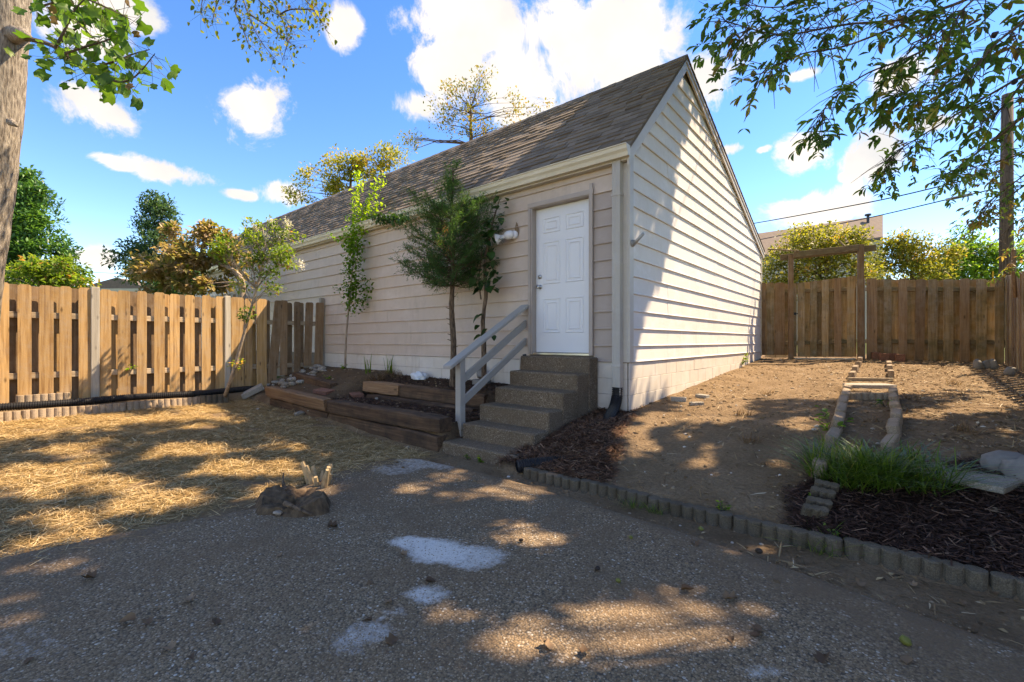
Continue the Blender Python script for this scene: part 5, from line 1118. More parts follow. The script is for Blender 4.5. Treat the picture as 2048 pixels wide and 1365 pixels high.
# juniper
jx = x_on_y(905, -0.42); jb = np.array([jx, -0.42, float(H(jx, -0.42))]); jz = (jb - CAM) @ EZ
jun = empty('juniper_tree', jb, 'dark green juniper with bare red-brown trunk by the house wall', 'tree')
q = [jb - [0, 0, 0.05], P(907, 690, jz), P(903, 620, jz), P(906, 540, jz), P(903, 450, jz), P(905, 380, jz), P(906, 335, jz)]
tq = curve(q, 40); tr_ = np.interp(np.arange(40), [0, 20, 39], [0.05, 0.036, 0.006]); V, Fc = tube(tq, tr_, 10, True, 0.12); mobj('trunk', V, Fc, M['bark_brown'], jun, smooth=True)
b = MB()
for _ in range(34):
    j = random.randint(3, 20); a = random.uniform(0, 6.28); d = np.array([math.cos(a), math.sin(a), 0.35]); b.tube([tq[j], tq[j] + d * random.uniform(0.06, 0.10)], [0.010, 0.005], 5)
b.build('branch_stubs', M['bark_brown'], jun)['kind'] = 'stuff'
pos, dr, rn_ = [], [], []; b = MB()
for i in range(150):
    t = random.random(); spire = i % 8 == 0; z = random.uniform(3.2, 3.9) if spire else 2.10 + t * 1.15; j = int(np.argmin(np.abs(tq[:, 2] - z))); p0 = tq[j]
    prof_r = np.interp(t, [0, 0.2, 0.5, 0.8, 1], [0.75, 1.05, 1.10, 0.85, 0.5]); reach = random.uniform(0.10, 0.30) * (4.1 - z) if spire else prof_r * random.uniform(0.5, 1.0); a = random.uniform(0, 6.28); d = np.array([math.cos(a) * (1.2 if math.cos(a) < 0 else 0.95), math.sin(a) * 0.75, random.uniform(-0.05, 0.45) + 0.3 * t + 0.8 * spire])
    t = (z - 2.1) / 1.8
    if d[1] > 0: reach = min(reach, 0.36 / max(d[1], 0.15) if d[1] > 0.1 else reach)
    e = p0 + d * reach; e[1] = min(e[1], -0.06); qq = limb(p0, e, -0.06, 6, 0.03); qq[:, 1] = np.minimum(qq[:, 1], -0.05); b.tube(qq, np.linspace(0.011 * (1 - t * 0.6), 0.002, 6), 4, False)
    m_ = int(14 + 34 * reach)
    for k_ in range(m_):
        s_ = random.uniform(0.18, 1.0); c = np.array([np.interp(s_ * 5, range(6), qq[:, w]) for w in range(3)]); dd = d / np.linalg.norm(d) + rng.normal(0, 0.55, 3) + [0, 0, 0.25]; dd /= np.linalg.norm(dd); L2 = random.uniform(0.09, 0.21) * (1.15 - 0.5 * s_)
        warm = np.clip(0.42 + 0.20 * (z - 2.9) + rng.normal(0, 0.16), 0, 0.88)
        for w in range(7):
            f = (w + 1) / 7; pos.append(c + dd * L2 * f); dr.append(dd * 0.7 + rng.normal(0, 0.55, 3)); rn_.append(warm)
pos = np.array(pos); pos[:, 1] = np.minimum(pos[:, 1], -0.035); nj = len(pos); b.build('branches', M['bark_brown'], jun); rn_ = np.array(rn_)
dead = np.linalg.norm((pos - P(885, 480, jz - 0.45)) / [0.10, 0.14, 0.36], axis=1) < 1; rn_[dead] = np.where(rng.random(dead.sum()) < 0.5, 1.0, rn_[dead])
leafset('crown', LEAF4, pos, np.array(dr), rng.uniform(0.03, 0.062, nj), rng.uniform(0.006, 0.011, nj), M['junip'], jun, rn_)
# large-leaved vine sapling
vx = x_on_y(968, -0.30); vb = np.array([vx, -0.30, float(H(vx, -0.3))]); vz = (vb - CAM) @ EZ
vin = empty('vine_sapling', vb, 'thin sapling with large dark heart-shaped leaves left of the door', 'sapling')
q = [vb - [0, 0, 0.05], P(968, 700, vz), P(966, 640, vz), P(972, 590, vz), P(970, 530, vz), P(980, 470, vz), P(990, 430, vz), P(1000, 398, vz)]
tq = curve(q, 30); V, Fc = tube(tq, np.interp(np.arange(30), [0, 14, 29], [0.042, 0.026, 0.005]), 9, True, 0.10); mobj('trunk', V, Fc, M['bark_brown'], vin, smooth=True)
b = MB(); b.tube(curve([P(962, 600, vz), P(958, 560, vz), P(962, 520, vz), P(965, 480, vz)], 10), np.linspace(0.012, 0.004, 10), 6); b.build('side_stem', M['bark_brown'], vin)
pos, dr = [], []
for (px, py, n_) in [(1000, 400, 3), (998, 412, 2), (990, 430, 4), (985, 445, 5), (983, 462, 6), (975, 468, 4), (978, 482, 4), (975, 505, 3), (972, 520, 4), (985, 525, 4), (960, 525, 4), (980, 540, 5), (965, 545, 5), (975, 555, 5), (990, 552, 4), (960, 565, 4), (978, 572, 4), (965, 580, 4), (955, 540, 2), (970, 650, 2), (975, 665, 2), (962, 628, 2)]:
    for _ in range(n_): pos.append(P(px + random.uniform(-14, 14), py + random.uniform(-9, 9), vz - random.uniform(0.0, 0.16))); dr.append(np.array([random.uniform(-1, 1.2), random.uniform(-0.9, 0.0), random.uniform(-0.75, 0.15)]))
n_ = len(pos); l_ = rng.uniform(0.08, 0.165, n_); leafset('leaves', OVATE, np.array(pos), np.array(dr), l_, l_ * 0.78, M['darkl'], vin)
# weeds, grass, iris
def blades(name, label, c, n, h, w, mat, cat, spread=0.1, lean=0.5, curl=0.5, group=None, bias=None):
    c = np.asarray(c, float); root = empty(name, c, label, cat, group); V, Fc, rn = [], [], []; k = 0
    for i in range(n):
        a = random.uniform(0, 6.28); r_ = spread * math.sqrt(random.random()); p = c + [r_ * math.cos(a) * 1.3, r_ * math.sin(a), 0]; p[2] = float(H(p[0], p[1])) - 0.01 if not inside(PATIO, p[0], p[1]) else 0.0
        hh = h * random.uniform(0.55, 1.15); az = random.uniform(0, 6.28); ln = lean * random.uniform(0.2, 1.2); dv = np.array([math.cos(az), math.sin(az), 0]); sd = np.array([-dv[1], dv[0], 0]) * w / 2; R_ = random.random() if bias is None else bias()
        for s_ in (0, 0.3, 0.6, 0.85):
            q = p + dv * hh * (ln * s_ + curl * ln * s_ * s_) + np.array([0, 0, hh * (s_ - 0.42 * curl * ln * s_ * s_)]); ww = 1 - 0.6 * s_ ; V += [q - sd * ww, q + sd * ww]
        s_ = 1.0; V.append(p + dv * hh * (ln + curl * ln) + np.array([0, 0, hh * (1 - 0.42 * curl * ln)])); rn += [R_] * 9
        for u in (0, 2, 4): Fc += [(k + u, k + u + 1, k + u + 3), (k + u, k + u + 3, k + u + 2)]
        Fc.append((k + 6, k + 7, k + 8)); k += 9
    mobj('blades', V, np.array(Fc), mat, root, rnd=rn); return root
blades('grass_clump', 'thick dark green ornamental grass clump at the left of the mulch bed edge', G(1705, 965), 560, 0.30, 0.010, M['grassb'], 'grass clump', 0.22, 0.9, 0.9, None, lambda: min(0.97, abs(random.gauss(0.35, 0.25))))
blades('grass_clump', 'ornamental grass clump right of the thick one beside the flat slab', G(1800, 962), 440, 0.28, 0.010, M['grassb'], 'grass clump', 0.24, 0.95, 0.9, None, lambda: min(0.95, abs(random.gauss(0.3, 0.22))))
blades('grass_tuft', 'thin grass tuft left of the thick ornamental clump', G(1655, 925), 90, 0.24, 0.006, M['grassb'], 'grass tuft', 0.10, 0.9, 0.8)
blades('grass_tuft', 'low grass tuft on the patio edge near the edging row', G(1648, 1112), 70, 0.16, 0.005, M['grassb'], 'grass tuft', 0.06, 1.3, 0.8)
blades('grass_tuft', 'pale grass tuft at the foot of the edging row near the mulch', G(1262, 1018), 60, 0.11, 0.004, M['grassb'], 'grass tuft', 0.06, 1.2, 0.8)
blades('grass_tuft', 'pale spiky grass tuft right of the other one at the edging foot', G(1312, 1030), 50, 0.11, 0.004, M['grassb'], 'grass tuft', 0.05, 1.0, 0.7)
for px, lab in ((735, 'left'), (778, 'middle'), (800, 'right')):
    blades('iris_plant', f'upright narrow iris leaves by the wall, {lab} of three', G(px, 748), 12, 0.36 if lab != 'right' else 0.26, 0.018, M['grassb'], 'iris', 0.06, 0.22, 0.2, None, lambda: random.uniform(0.1, 0.6))
blades('dry_stalks', 'heap of dry tan stalks hanging over the bed by the short tie', G(748, 762), 150, 0.22, 0.010, M['deadleaf'], 'dry plant', 0.16, 1.3, 1.2, None, lambda: random.uniform(0.6, 1))
blades('dry_stalks', 'dry tan stalks along the wall left of the white bag', G(790, 752), 110, 0.18, 0.010, M['deadleaf'], 'dry plant', 0.18, 1.2, 1.0, None, lambda: random.uniform(0.6, 1))
def weed(px, py, n, h, ln, label, mat=None, cat='weed', c=None):
    c = G(px, py) if c is None else c; root = empty('weed', c, label, cat); pos, d = [], []; b = MB()
    for i in range(n):
        a = random.uniform(0, 6.28); t = np.array([math.cos(a) * 0.7, math.sin(a) * 0.7, random.uniform(0.4, 1.2)]) * h * random.uniform(0.5, 1); b.tube([c - [0, 0, 0.01], c + t * 0.5, c + t], [0.003, 0.002, 0.001], 4, False)
        for k_ in range(5): pos.append(c + t * random.uniform(0.3, 1.05)); d.append(np.array([math.cos(a + random.uniform(-1.5, 1.5)), math.sin(a + random.uniform(-1.5, 1.5)), random.uniform(-0.2, 0.6)]))
    b.build('stems', M['twig'], root); m_ = len(pos); l = rng.uniform(0.6, 1.2, m_) * ln; leafset('leaves', OVATE, np.array(pos), np.array(d), l, l * 0.55, mat or M['sapl'], root)
weed(965, 925, 7, 0.07, 0.045, 'small green weed in the soil in front of the bottom step')
weed(935, 922, 5, 0.05, 0.03, 'tiny weed left of the larger one before the bottom step')
weed(1475, 735, 14, 0.30, 0.10, 'leafy plant at the foot of the end wall', M['crape'], 'plant')
weed(1445, 1035, 8, 0.07, 0.028, 'low green weed along the outer foot of the edging row')
weed(1665, 1100, 5, 0.07, 0.025, 'small pale weed beside the edging row and grass tuft', M['bright'])
weed(1668, 870, 6, 0.26, 0.07, 'yellow-green shoot standing in the left path row')
weed(1770, 815, 6, 0.12, 0.05, 'small green weed between the path rows', M['grassb'])
weed(690, 740, 8, 0.10, 0.05, 'green weeds at the base of the wall sapling')
weed(655, 760, 6, 0.08, 0.04, 'small green weed on the soil slope left of the irises')
weed(1625, 1000, 3, 0.06, 0.03, 'tiny green shoot left of the leaning edging stones')
weed(1990, 1105, 4, 0.08, 0.02, 'small reddish sprig in the dark mulch at right', M['deadleaf'])
weed(1022, 760, 4, 0.35, 0.05, 'thin sprig growing between the wall and steps', M['darkl'])
fw = np.array([FX + 0.08, y_on_x(262, FX + 0.1), 0.78]); weed(0, 0, 5, 0.09, 0.06, 'bright green sprig poking through the left fence boards', M['sapl'], 'weed', fw)
for i, (px, py, n_) in enumerate([(1265, 950, 0), (1500, 885, 26), (1485, 832, 20), (1905, 770, 24), (1930, 865, 26), (1740, 845, 10), (1530, 790, 14), (1820, 800, 16)]):
    if n_: blades('dry_tuft', f'{ORD[i]} dry cut stubble tuft counted across the bare dirt from the house', G(px, py), n_ * 2, 0.10, 0.008, M['deadleaf'], 'dry tuft', 0.07, 0.9, 0.4, 'dry stubble tufts on the dirt', lambda: random.uniform(0.3, 1))
weed(615, 960, 6, 0.14, 0.035, 'green shoots on the left of the cut shrub stub', M['crape'])

# ---------------------------------------------------------------- big trees
# tulip tree at the left edge
tb0 = gz(-84, 5.8); tul = empty('tulip_tree', tb0, 'large grey-barked tree trunk and leafy limbs at the left edge', 'tree')
q = [tb0 - [0, 0, 0.1], P(-66, 700, 5.8), P(-42, 520, 5.8), P(-10, 300, 5.8), P(10, 100, 5.8), P(20, 0, 5.8), P(30, -200, 5.8), P(46, -500, 5.8), P(70, -900, 5.8)]
tq = curve(q, 60); V, Fc = tube(tq, np.interp(np.arange(60), [0, 4, 59], [0.34, 0.26, 0.15]), 22, True, 0.03); mobj('trunk', V, Fc, M['bark_grey'], tul, smooth=True)
b = MB(); kn = P(40, 62, 5.6); b.tube([P(28, 72, 5.78), P(46, 70, 5.55), P(60, 78, 5.45)], [0.12, 0.075, 0.03], 9); b.build('knot', M['bark_grey'], tul, smooth=True); b = MB(); b.tube([P(22, 245, 5.68), P(32, 252, 5.56)], [0.05, 0.02], 8); b.build('knot', M['bark_grey'], tul, smooth=True)
br = [[(50, 78), (95, 88), (135, 112), (175, 140), (215, 160), (262, 190)], [(110, 96), (150, 60), (190, 35), (240, 20)], [(175, 140), (225, 125), (270, 108), (300, 100)], [(60, 20), (110, 5), (160, -15), (220, -30)], [(130, 108), (170, 95), (230, 75), (255, 50)], [(215, 158), (245, 165), (275, 150), (310, 108)], [(60, -40), (120, -20), (200, 10), (262, 40)], [(110, 98), (130, 60), (150, 20), (180, -10)]]
pos, dr = [], []; b = MB()
for i, pts in enumerate(br):
    zz = 5.35 - 0.12 * i; c = curve([P(x, y, zz) for x, y in pts], 14); b.tube(c, np.linspace(0.028 if i == 0 else 0.014, 0.004, 14), 6)
    L_ = np.linalg.norm(np.diff(c, axis=0), axis=1).sum()
    for k_ in range(int(L_ * 36)):
        s_ = random.uniform(0.10, 1) * 13; p = np.array([np.interp(s_, range(14), c[:, w]) for w in range(3)]); e = p + rng.normal(0, 0.14, 3) + [0, 0, -0.03]; b.tube([p, e], [0.003, 0.0015], 3, False); pos.append(e); dr.append(rng.normal(0, 0.7, 3) + [0, 0, -0.5])
b.build('limb', M['twig'], tul); n_ = len(pos); l_ = rng.uniform(0.07, 0.145, n_); rn_ = np.clip(rng.normal(0.5, 0.22, n_), 0, 0.92); rn_[rng.random(n_) < 0.02] = 1
leafset('leaves', LOBED, np.array(pos), np.array(dr), l_, l_ * 0.95, M['poplar'], tul, rn_, rng.uniform(0, 6.28, n_))
# elm twigs hanging in at the top: a limb of a tree standing left behind the viewer
eb = gz2(-900, 4.5); elm = empty('elm_tree', eb, 'hanging yellow-green twigs of an overhead tree at the top', 'tree')
q = [eb - [0, 0, 0.1], P(-880, 200, 4.5), P(-800, -600, 4.6), P(-400, -900, 5.2), P(100, -700, 6.2), P(420, -330, 7.0), P(470, -110, 7.2)]
tq = curve(q, 30); V, Fc = tube(tq, np.interp(np.arange(30), [0, 10, 29], [0.22, 0.13, 0.02]), 10); mobj('trunk', V, Fc, M['bark_brown'], elm, smooth=True)
pos, dr = [], []; b = MB()
for i, pts in enumerate([[(470, -110), (482, -20), (500, 40), (520, 80), (548, 118)], [(470, -110), (450, -30), (430, 20), (425, 50)], [(480, -60), (530, -20), (560, 30), (575, 80), (565, 120)], [(480, -80), (560, -40), (610, 0), (640, 40), (655, 65)], [(500, 30), (530, 50), (560, 70), (590, 95)], [(490, -60), (510, -10), (540, 20), (600, 60)], [(482, -20), (470, 20), (486, 60), (500, 100)], [(470, -100), (420, -60), (405, 0), (402, 28)], [(560, 30), (580, 20), (620, 20), (645, 25)], [(470, -110), (520, -60), (580, -30), (640, -10)]]):
    zz = 7.2 - 0.1 * i; c = curve([P(x, y, zz) for x, y in pts], 14); b.tube(c, np.linspace(0.013, 0.003, 14), 5)
    for k_ in range(int(np.linalg.norm(np.diff(c, axis=0), axis=1).sum() * 52)):
        p = c[random.randint(2, 13)]; e = p + rng.normal(0, 0.11, 3); b.tube([p, e], [0.002, 0.001], 3, False); pos.append(e); dr.append(rng.normal(0, 0.6, 3) + [0, 0, -0.6])
b.build('twigs', M['twig'], elm)['kind'] = 'stuff'; n_ = len(pos); l_ = rng.uniform(0.045, 0.085, n_); leafset('leaves', OVATE, np.array(pos), np.array(dr), l_, l_ * 0.6, M['elm'], elm, np.clip(rng.normal(0.5, 0.28, n_), 0, 1))

# hickory on the right: drooping boughs in view plus the crown overhead that shades the yard
hb = np.array([7.6, 4.6, 0.4]); hic = empty('hickory_tree', hb, 'hickory tree with drooping leafy boughs at the upper right', 'tree')
q = [hb - [0, 0, 0.2], (7.5, 4.5, 2.5), (7.2, 4.3, 5), (6.6, 3.9, 8), (5.8, 3.4, 11), (5.2, 3.0, 14)]
tq = curve(q, 24); V, Fc = tube(tq, np.linspace(0.36, 0.08, 24), 14, True, 0.03); mobj('trunk', V, Fc, M['bark_grey'], hic, smooth=True)
boughs = [([(2350, -260, 4.6), (2050, -60, 4.1), (1850, 30, 3.9), (1690, 50, 3.8), (1560, 70, 3.8), (1450, 42, 3.8)], 1.0), ([(1850, 30, 3.9), (1700, 90, 3.7), (1600, 110, 3.6), (1520, 150, 3.6)], 0.9), ([(1960, 40, 3.9), (1830, 110, 3.6), (1730, 150, 3.5), (1660, 205, 3.4), (1640, 240, 3.4)], 0.75),
          ([(2350, 60, 4.4), (2120, 120, 4.0), (1980, 190, 4.3), (1880, 250, 4.6), (1800, 300, 4.8), (1768, 328, 4.8)], 1.0), ([(2300, -40, 4.2), (2100, 60, 3.8), (1950, 130, 3.7), (1850, 190, 3.7), (1790, 180, 3.7)], 1.2), ([(2250, 150, 4.4), (2100, 200, 4.4), (1990, 280, 4.8), (1910, 340, 5.0), (1880, 350, 5.0)], 1.0),
          ([(2300, 250, 5.5), (2130, 290, 5.6), (2050, 350, 5.8), (1985, 400, 6.0), (1960, 430, 6.0)], 1.0), ([(2060, -80, 4.0), (1960, -10, 3.6), (1880, 60, 3.4), (1820, 90, 3.4)], 1.2), ([(2200, -80, 3.6), (2080, 20, 3.3), (1990, 90, 3.2), (1940, 160, 3.2)], 1.0), ([(1750, -60, 4.2), (1640, -10, 4.1), (1560, 15, 4.0), (1490, 10, 4.0)], 1.0), ([(2200, 50, 3.8), (2080, 130, 3.6), (2010, 210, 3.6), (1960, 250, 3.7)], 1.1),
          ([(2250, 350, 6.5), (2120, 400, 6.6), (2040, 440, 6.8), (1985, 490, 6.9)], 1.3), ([(2220, 300, 6.0), (2110, 340, 6.1), (2030, 385, 6.3), (1965, 440, 6.4)], 1.2), ([(2200, 430, 7.0), (2110, 460, 7.0), (2050, 500, 7.0), (2005, 545, 7.0)], 1.2), ([(2200, 250, 5.6), (2090, 290, 5.6), (2010, 320, 5.7), (1940, 335, 5.8)], 1.2), ([(1900, -70, 4.4), (1780, -20, 4.3), (1680, 20, 4.2), (1610, 60, 4.2)], 1.1), ([(2050, -40, 5.2), (1930, 80, 5.2), (1860, 150, 5.2), (1830, 220, 5.2)], 0.9), ([(2150, 150, 5.4), (2050, 230, 5.4), (1960, 300, 5.6), (1930, 330, 5.6)], 1.0)]
pos, dr, ll, rr_ = [], [], [], []; b = MB(); tw = MB()
for i, (pts, dens) in enumerate(boughs):
    c = curve([P(*p) for p in pts], 22)
    if pts[0][0] > 2140: b.tube(curve([tq[9] + rng.normal(0, 0.1, 3), (tq[9] + c[0]) / 2 + [0, 0, 0.9], c[0]], 10), np.linspace(0.07, 0.03, 10), 7, False)
    b.tube(c, np.linspace(0.017 if pts[0][0] > 2140 else 0.010, 0.003, 22), 6)
    L_ = np.linalg.norm(np.diff(c, axis=0), axis=1).sum(); tone = random.gauss(0, 0.08)
    for k_ in range(int(L_ * 19 * dens)):
        s_ = random.uniform(0.2, 1) ** 0.8 * 21; p = np.array([np.interp(s_, range(22), c[:, w]) for w in range(3)]); i0 = min(int(s_), 20); td = c[i0 + 1] - c[i0]; td /= np.linalg.norm(td)
        d = td * 0.6 + rng.normal(0, 0.55, 3) + [0, 0, -0.35]; d /= np.linalg.norm(d); Lt = random.uniform(0.14, 0.38); e = p + d * Lt; m = p + d * Lt * 0.5 + [0, 0, 0.02]; tw.tube([p, m, e], [0.004, 0.003, 0.0015], 4, False)
        for node in (m, e) if random.random() < 0.7 else (e,):
            ax = d + rng.normal(0, 0.5, 3) + [0, 0, -0.45]; ax /= np.linalg.norm(ax); sd = np.cross(ax, (0, 0, 1)) + rng.normal(0, 0.1, 3); sd /= np.linalg.norm(sd) + 1e-6; tn = np.clip(random.gauss(0.40, 0.2) + tone + (0.28 if pts[0][2] > 5.4 else 0), 0, 1)
            if random.random() < 0.08: tn = random.uniform(0.85, 1)
            ra = random.uniform(0.05, 0.09)
            for (f, sg) in ((0.55, 1), (0.55, -1), (1, 1), (1, -1), (1.0, 0)):
                if random.random() < 0.1: continue
                pos.append(node + ax * ra * f); dr.append(ax * (1 if sg == 0 else 0.65) + sd * sg * 0.85 + rng.normal(0, 0.16, 3)); ll.append(random.uniform(0.05, 0.105) * (1.1 if sg == 0 else 0.9)); rr_.append(np.clip(tn + random.gauss(0, 0.07), 0, 1))
b.build('boughs', M['bark_brown'], hic, smooth=True); tw.build('twigs', M['twig'], hic)['kind'] = 'stuff'; BL = [np.array(v) for v in (pos, dr, ll, rr_)]
for i, (px, py, Z) in enumerate([(1507, 148, 3.6), (2030, 165, 3.4), (1942, 255, 3.7), (1990, 70, 3.3)]):
    V, Fc = rock((0, 0, 0), (0.022, 0.022, 0.026), 300 + i, 2, 0.1); mobj('hanging_nut', V + P(px, py, Z), Fc, M['nut_dark'] if i % 2 else M['nut_green'], hic, smooth=True)
# openings in the crown: where the photograph shows sun on the ground (px ellipses), the crown has gaps
LIT = [(1300,1270,205,60),(1180,1250,90,40),(1440,1285,60,40),(999,1298,58,40),(889,1228,62,13),(1032,985,66,15),(904,994,36,8),(827,981,42,9),(900,957,42,9),(1021,1056,52,12),(966,1089,46,8),(1087,1085,60,14),(1186,1102,22,6),(1153,1047,20,6),
       (1445,1106,42,15),(1530,1098,62,12),(1698,1312,78,18),(1776,1312,72,22),(1733,1250,22,7),(17,1229,48,20),(106,1133,62,13),(205,1078,62,10),(73,840,95,12),(293,826,110,14),(458,830,36,12),(604,888,64,10),(385,903,64,10),(458,940,62,14),(55,969,74,25),(238,976,64,16),(550,940,50,12),(256,1017,55,12),(130,905,60,10),(560,985,60,12),(680,905,60,8),(350,1000,50,14),(660,985,30,10),(120,1045,70,14),
       (1430,820,66,20),(1411,916,30,18),(1368,867,24,9),(1295,891,34,12),(1240,914,62,8),(1377,938,54,8),(1319,841,46,12),(1250,868,40,10),(950,893,70,9),(1690,925,30,30),(1600,850,40,10),(1560,930,40,8),(1480,980,50,8),(1660,1010,16,22),(1950,815,60,10),(1850,830,50,8),(1810,905,40,6),(2010,870,30,8)]
def sunlit(x, y, z):
    """wanted light at a ground point: 1 = sun"""
    px, py, zc = proj(np.stack([x, y, z], -1)); v = np.zeros(len(x))
    for (a, c, rx, ry) in LIT: v = np.maximum(v, 1 - np.hypot((px - a) / (rx * 1.42), (py - c) / (ry * 1.75)))
    far = (px > 1340) & (py < 800) & (py > 690) & (px < 1730); v = np.where(far, 1, v); v = np.where((px > 1700) & (py < 790) & (py > 690), 0.3 * vnoise(x, y, 2.2, 5) + 0.1, v)
    straw = (x < -1.5) & (y < -1.7); v = np.where(straw, np.maximum(v, 0.42 * fbm(x * 1.0, y * 1.0, 1.9, 77) - 0.05), v)
    v = np.where(x < -6.6, 1, v); return np.where(zc < 0.4, 0, v)
def ground_hit(p):
    tg = (p[:, 2] - 0.1) / S[2]
    for _ in range(4): h = p - S * tg[:, None]; tg = (p[:, 2] - np.where(inside(PATIO, h[:, 0], h[:, 1]), 0, H(h[:, 0], h[:, 1]))) / S[2]
    return p - S * tg[:, None]
h = ground_hit(BL[0]); kp = sunlit(h[:, 0], h[:, 1], h[:, 2]) + 0.10 * fbm(h[:, 0], h[:, 1], 6, 91) < 0.10; BL = [v[kp] for v in BL]
leafset('bough_leaves', LANCE, BL[0], BL[1], BL[2], BL[2] * rng.uniform(0.36, 0.5, len(BL[2])), M['hick'], hic, BL[3])
def roofshade(px, py): return (px - 930) / 250 - (400 - py) / 200 * 0.95 > 0.10
wb_poly = [(1250, 720), (1266, 720), (1288, 640), (1303, 560), (1332, 520), (1346, 430), (1348, 330), (1376, 250), (1372, 190), (1360, 140), (1250, 290)]
def crown():
    n = 420000
    # points that should be shaded, and how far up their sun ray the leaf hangs
    k = rng.random(n); tx = np.empty(n); ty = np.empty(n); tz = np.empty(n)
    g = k < 0.72; m = g.sum(); tx[g] = rng.uniform(-6.5, 5.0, m); ty[g] = rng.uniform(-6.0, 8.2, m); tz[g] = np.where(inside(PATIO, tx[g], ty[g]), 0.0, H(tx[g], ty[g]))
    w = (k >= 0.72) & (k < 0.80); m = w.sum(); tx[w] = 0.03; ty[w] = rng.uniform(0.0, 4.0, m); tz[w] = rng.uniform(0.9, 5.6, m)
    r_ = k >= 0.80; m = r_.sum(); tx[r_] = rng.uniform(-8.0, 0.05, m); ty[r_] = rng.uniform(EAVE_Y, RIDGE_Y, m); tz[r_] = roof_z(ty[r_])
    px, py, zc = proj(np.stack([tx, ty, tz], -1)); keep = np.ones(n, bool)
    v = sunlit(tx, ty, tz); soft = 0.10 * fbm(tx, ty, 6, 91); keep &= ~(g & (v + soft > 0.06))
    sh_w = inside(wb_poly, px, py) & (fbm(ty * 2.6, tz * 0.6, 3.2, 55) > 0.0) & (tz < roof_z(ty) - 0.1); keep &= ~(w & ~sh_w)
    sh_r = roofshade(px, py) & (fbm(tx, ty * 1.2, 1.8, 57) > -0.38); keep &= ~(r_ & ~sh_r)
    t = rng.uniform(4.5, 17, n); p = np.stack([tx, ty, tz], -1) + S * t[:, None]
    # inside the crown, and outside what the photograph shows as open sky
    e = ((p - [3.6, 2.6, 8.8]) / [5.6, 5.4, 4.6]); keep &= (e ** 2).sum(1) < 1
    keep &= (p[:, 2] > 3.2)
    qx, qy, qz = proj(p); vis = (qz > 0.05) & (qx > -40) & (qx < 2088) & (qy > -30) & (qy < 1400); keep &= ~vis
    keep &= ~((p[:, 2] < roof_z(np.clip(p[:, 1], EAVE_Y, BACK_Y)) + 0.5) & (p[:, 0] < 0.4))
    # a leaf must not shade a spot that should be sunny: test what its ray really meets first
    idx = np.where(keep)[0]; p = p[idx]
    def hit(p):
        tg = (p[:, 2] - 0.1) / S[2]
        for _ in range(4): h = p - S * tg[:, None]; tg = (p[:, 2] - np.where(inside(PATIO, h[:, 0], h[:, 1]), 0, H(h[:, 0], h[:, 1]))) / S[2]
        best = tg; kind = np.zeros(len(p), int)
        tw_ = (p[:, 0] - 0.03) / S[0]; h = p - S * tw_[:, None]; ok = (tw_ > 0) & (h[:, 1] > 0) & (h[:, 1] < DEP) & (h[:, 2] < roof_z(h[:, 1])) & (h[:, 2] > 0.3) & (tw_ < best); best = np.where(ok, tw_, best); kind = np.where(ok, 1, kind)
        den = S[2] - S1 * S[1]; tf = (p[:, 2] - (EAVE_Z + (p[:, 1] - EAVE_Y) * S1)) / den; h = p - S * tf[:, None]; ok = (tf > 0) & (h[:, 0] < 0.07) & (h[:, 1] > EAVE_Y) & (h[:, 1] < RIDGE_Y) & (tf < best); best = np.where(ok, tf, best); kind = np.where(ok, 2, kind)
        den = S[2] + S2 * S[1]; tb_ = (p[:, 2] - (RIDGE_Z - (p[:, 1] - RIDGE_Y) * S2)) / den; h = p - S * tb_[:, None]; ok = (tb_ > 0) & (h[:, 0] < 0.07) & (h[:, 1] > RIDGE_Y) & (h[:, 1] < BACK_Y) & (tb_ < best); best = np.where(ok, tb_, best); kind = np.where(ok, 3, kind)
        return p - S * best[:, None], kind
    h, kind = hit(p); hx, hy, _ = proj(h)
    v = sunlit(h[:, 0], h[:, 1], h[:, 2]) + 0.10 * fbm(h[:, 0], h[:, 1], 6, 91); bad = (kind == 0) & (v > 0.06)
    bad |= (kind == 1) & ~(inside(wb_poly, hx, hy) & (fbm(h[:, 1] * 2.6, h[:, 2] * 0.6, 3.2, 55) > 0.0)); bad |= (kind == 2) & ~(roofshade(hx, hy) & (fbm(h[:, 0], h[:, 1] * 1.2, 1.8, 57) > -0.38))
    p = p[~bad]; m = len(p); print('crown leaves', m)
    lim = 76000
    if m > lim: p = p[rng.permutation(m)[:lim]]; m = lim
    d = unit(m) + [0, 0, -0.3]; l = rng.uniform(0.13, 0.23, m); leafset('crown', LEAF4, p, d, l, l * 0.5, M['hick'], hic, np.clip(rng.normal(0.4, 0.22, m), 0, 1))
    b = MB()
    for c in p[rng.permutation(m)[:90]]:
        j = int(np.clip(np.argmin(np.abs(tq[:, 2] - (c[2] - 1.2))), 8, 23)); qq = limb(tq[j], c, 0.04, 6, 0.02); qx, qy, qz = proj(qq)
        if ((qz > 0) & (qx > 0) & (qx < 2048) & (qy > 0)).any(): continue
        b.tube(qq, np.linspace(0.035, 0.006, 6), 5, False)
    b.build('crown_limbs', M['bark_brown'], hic)
crown()

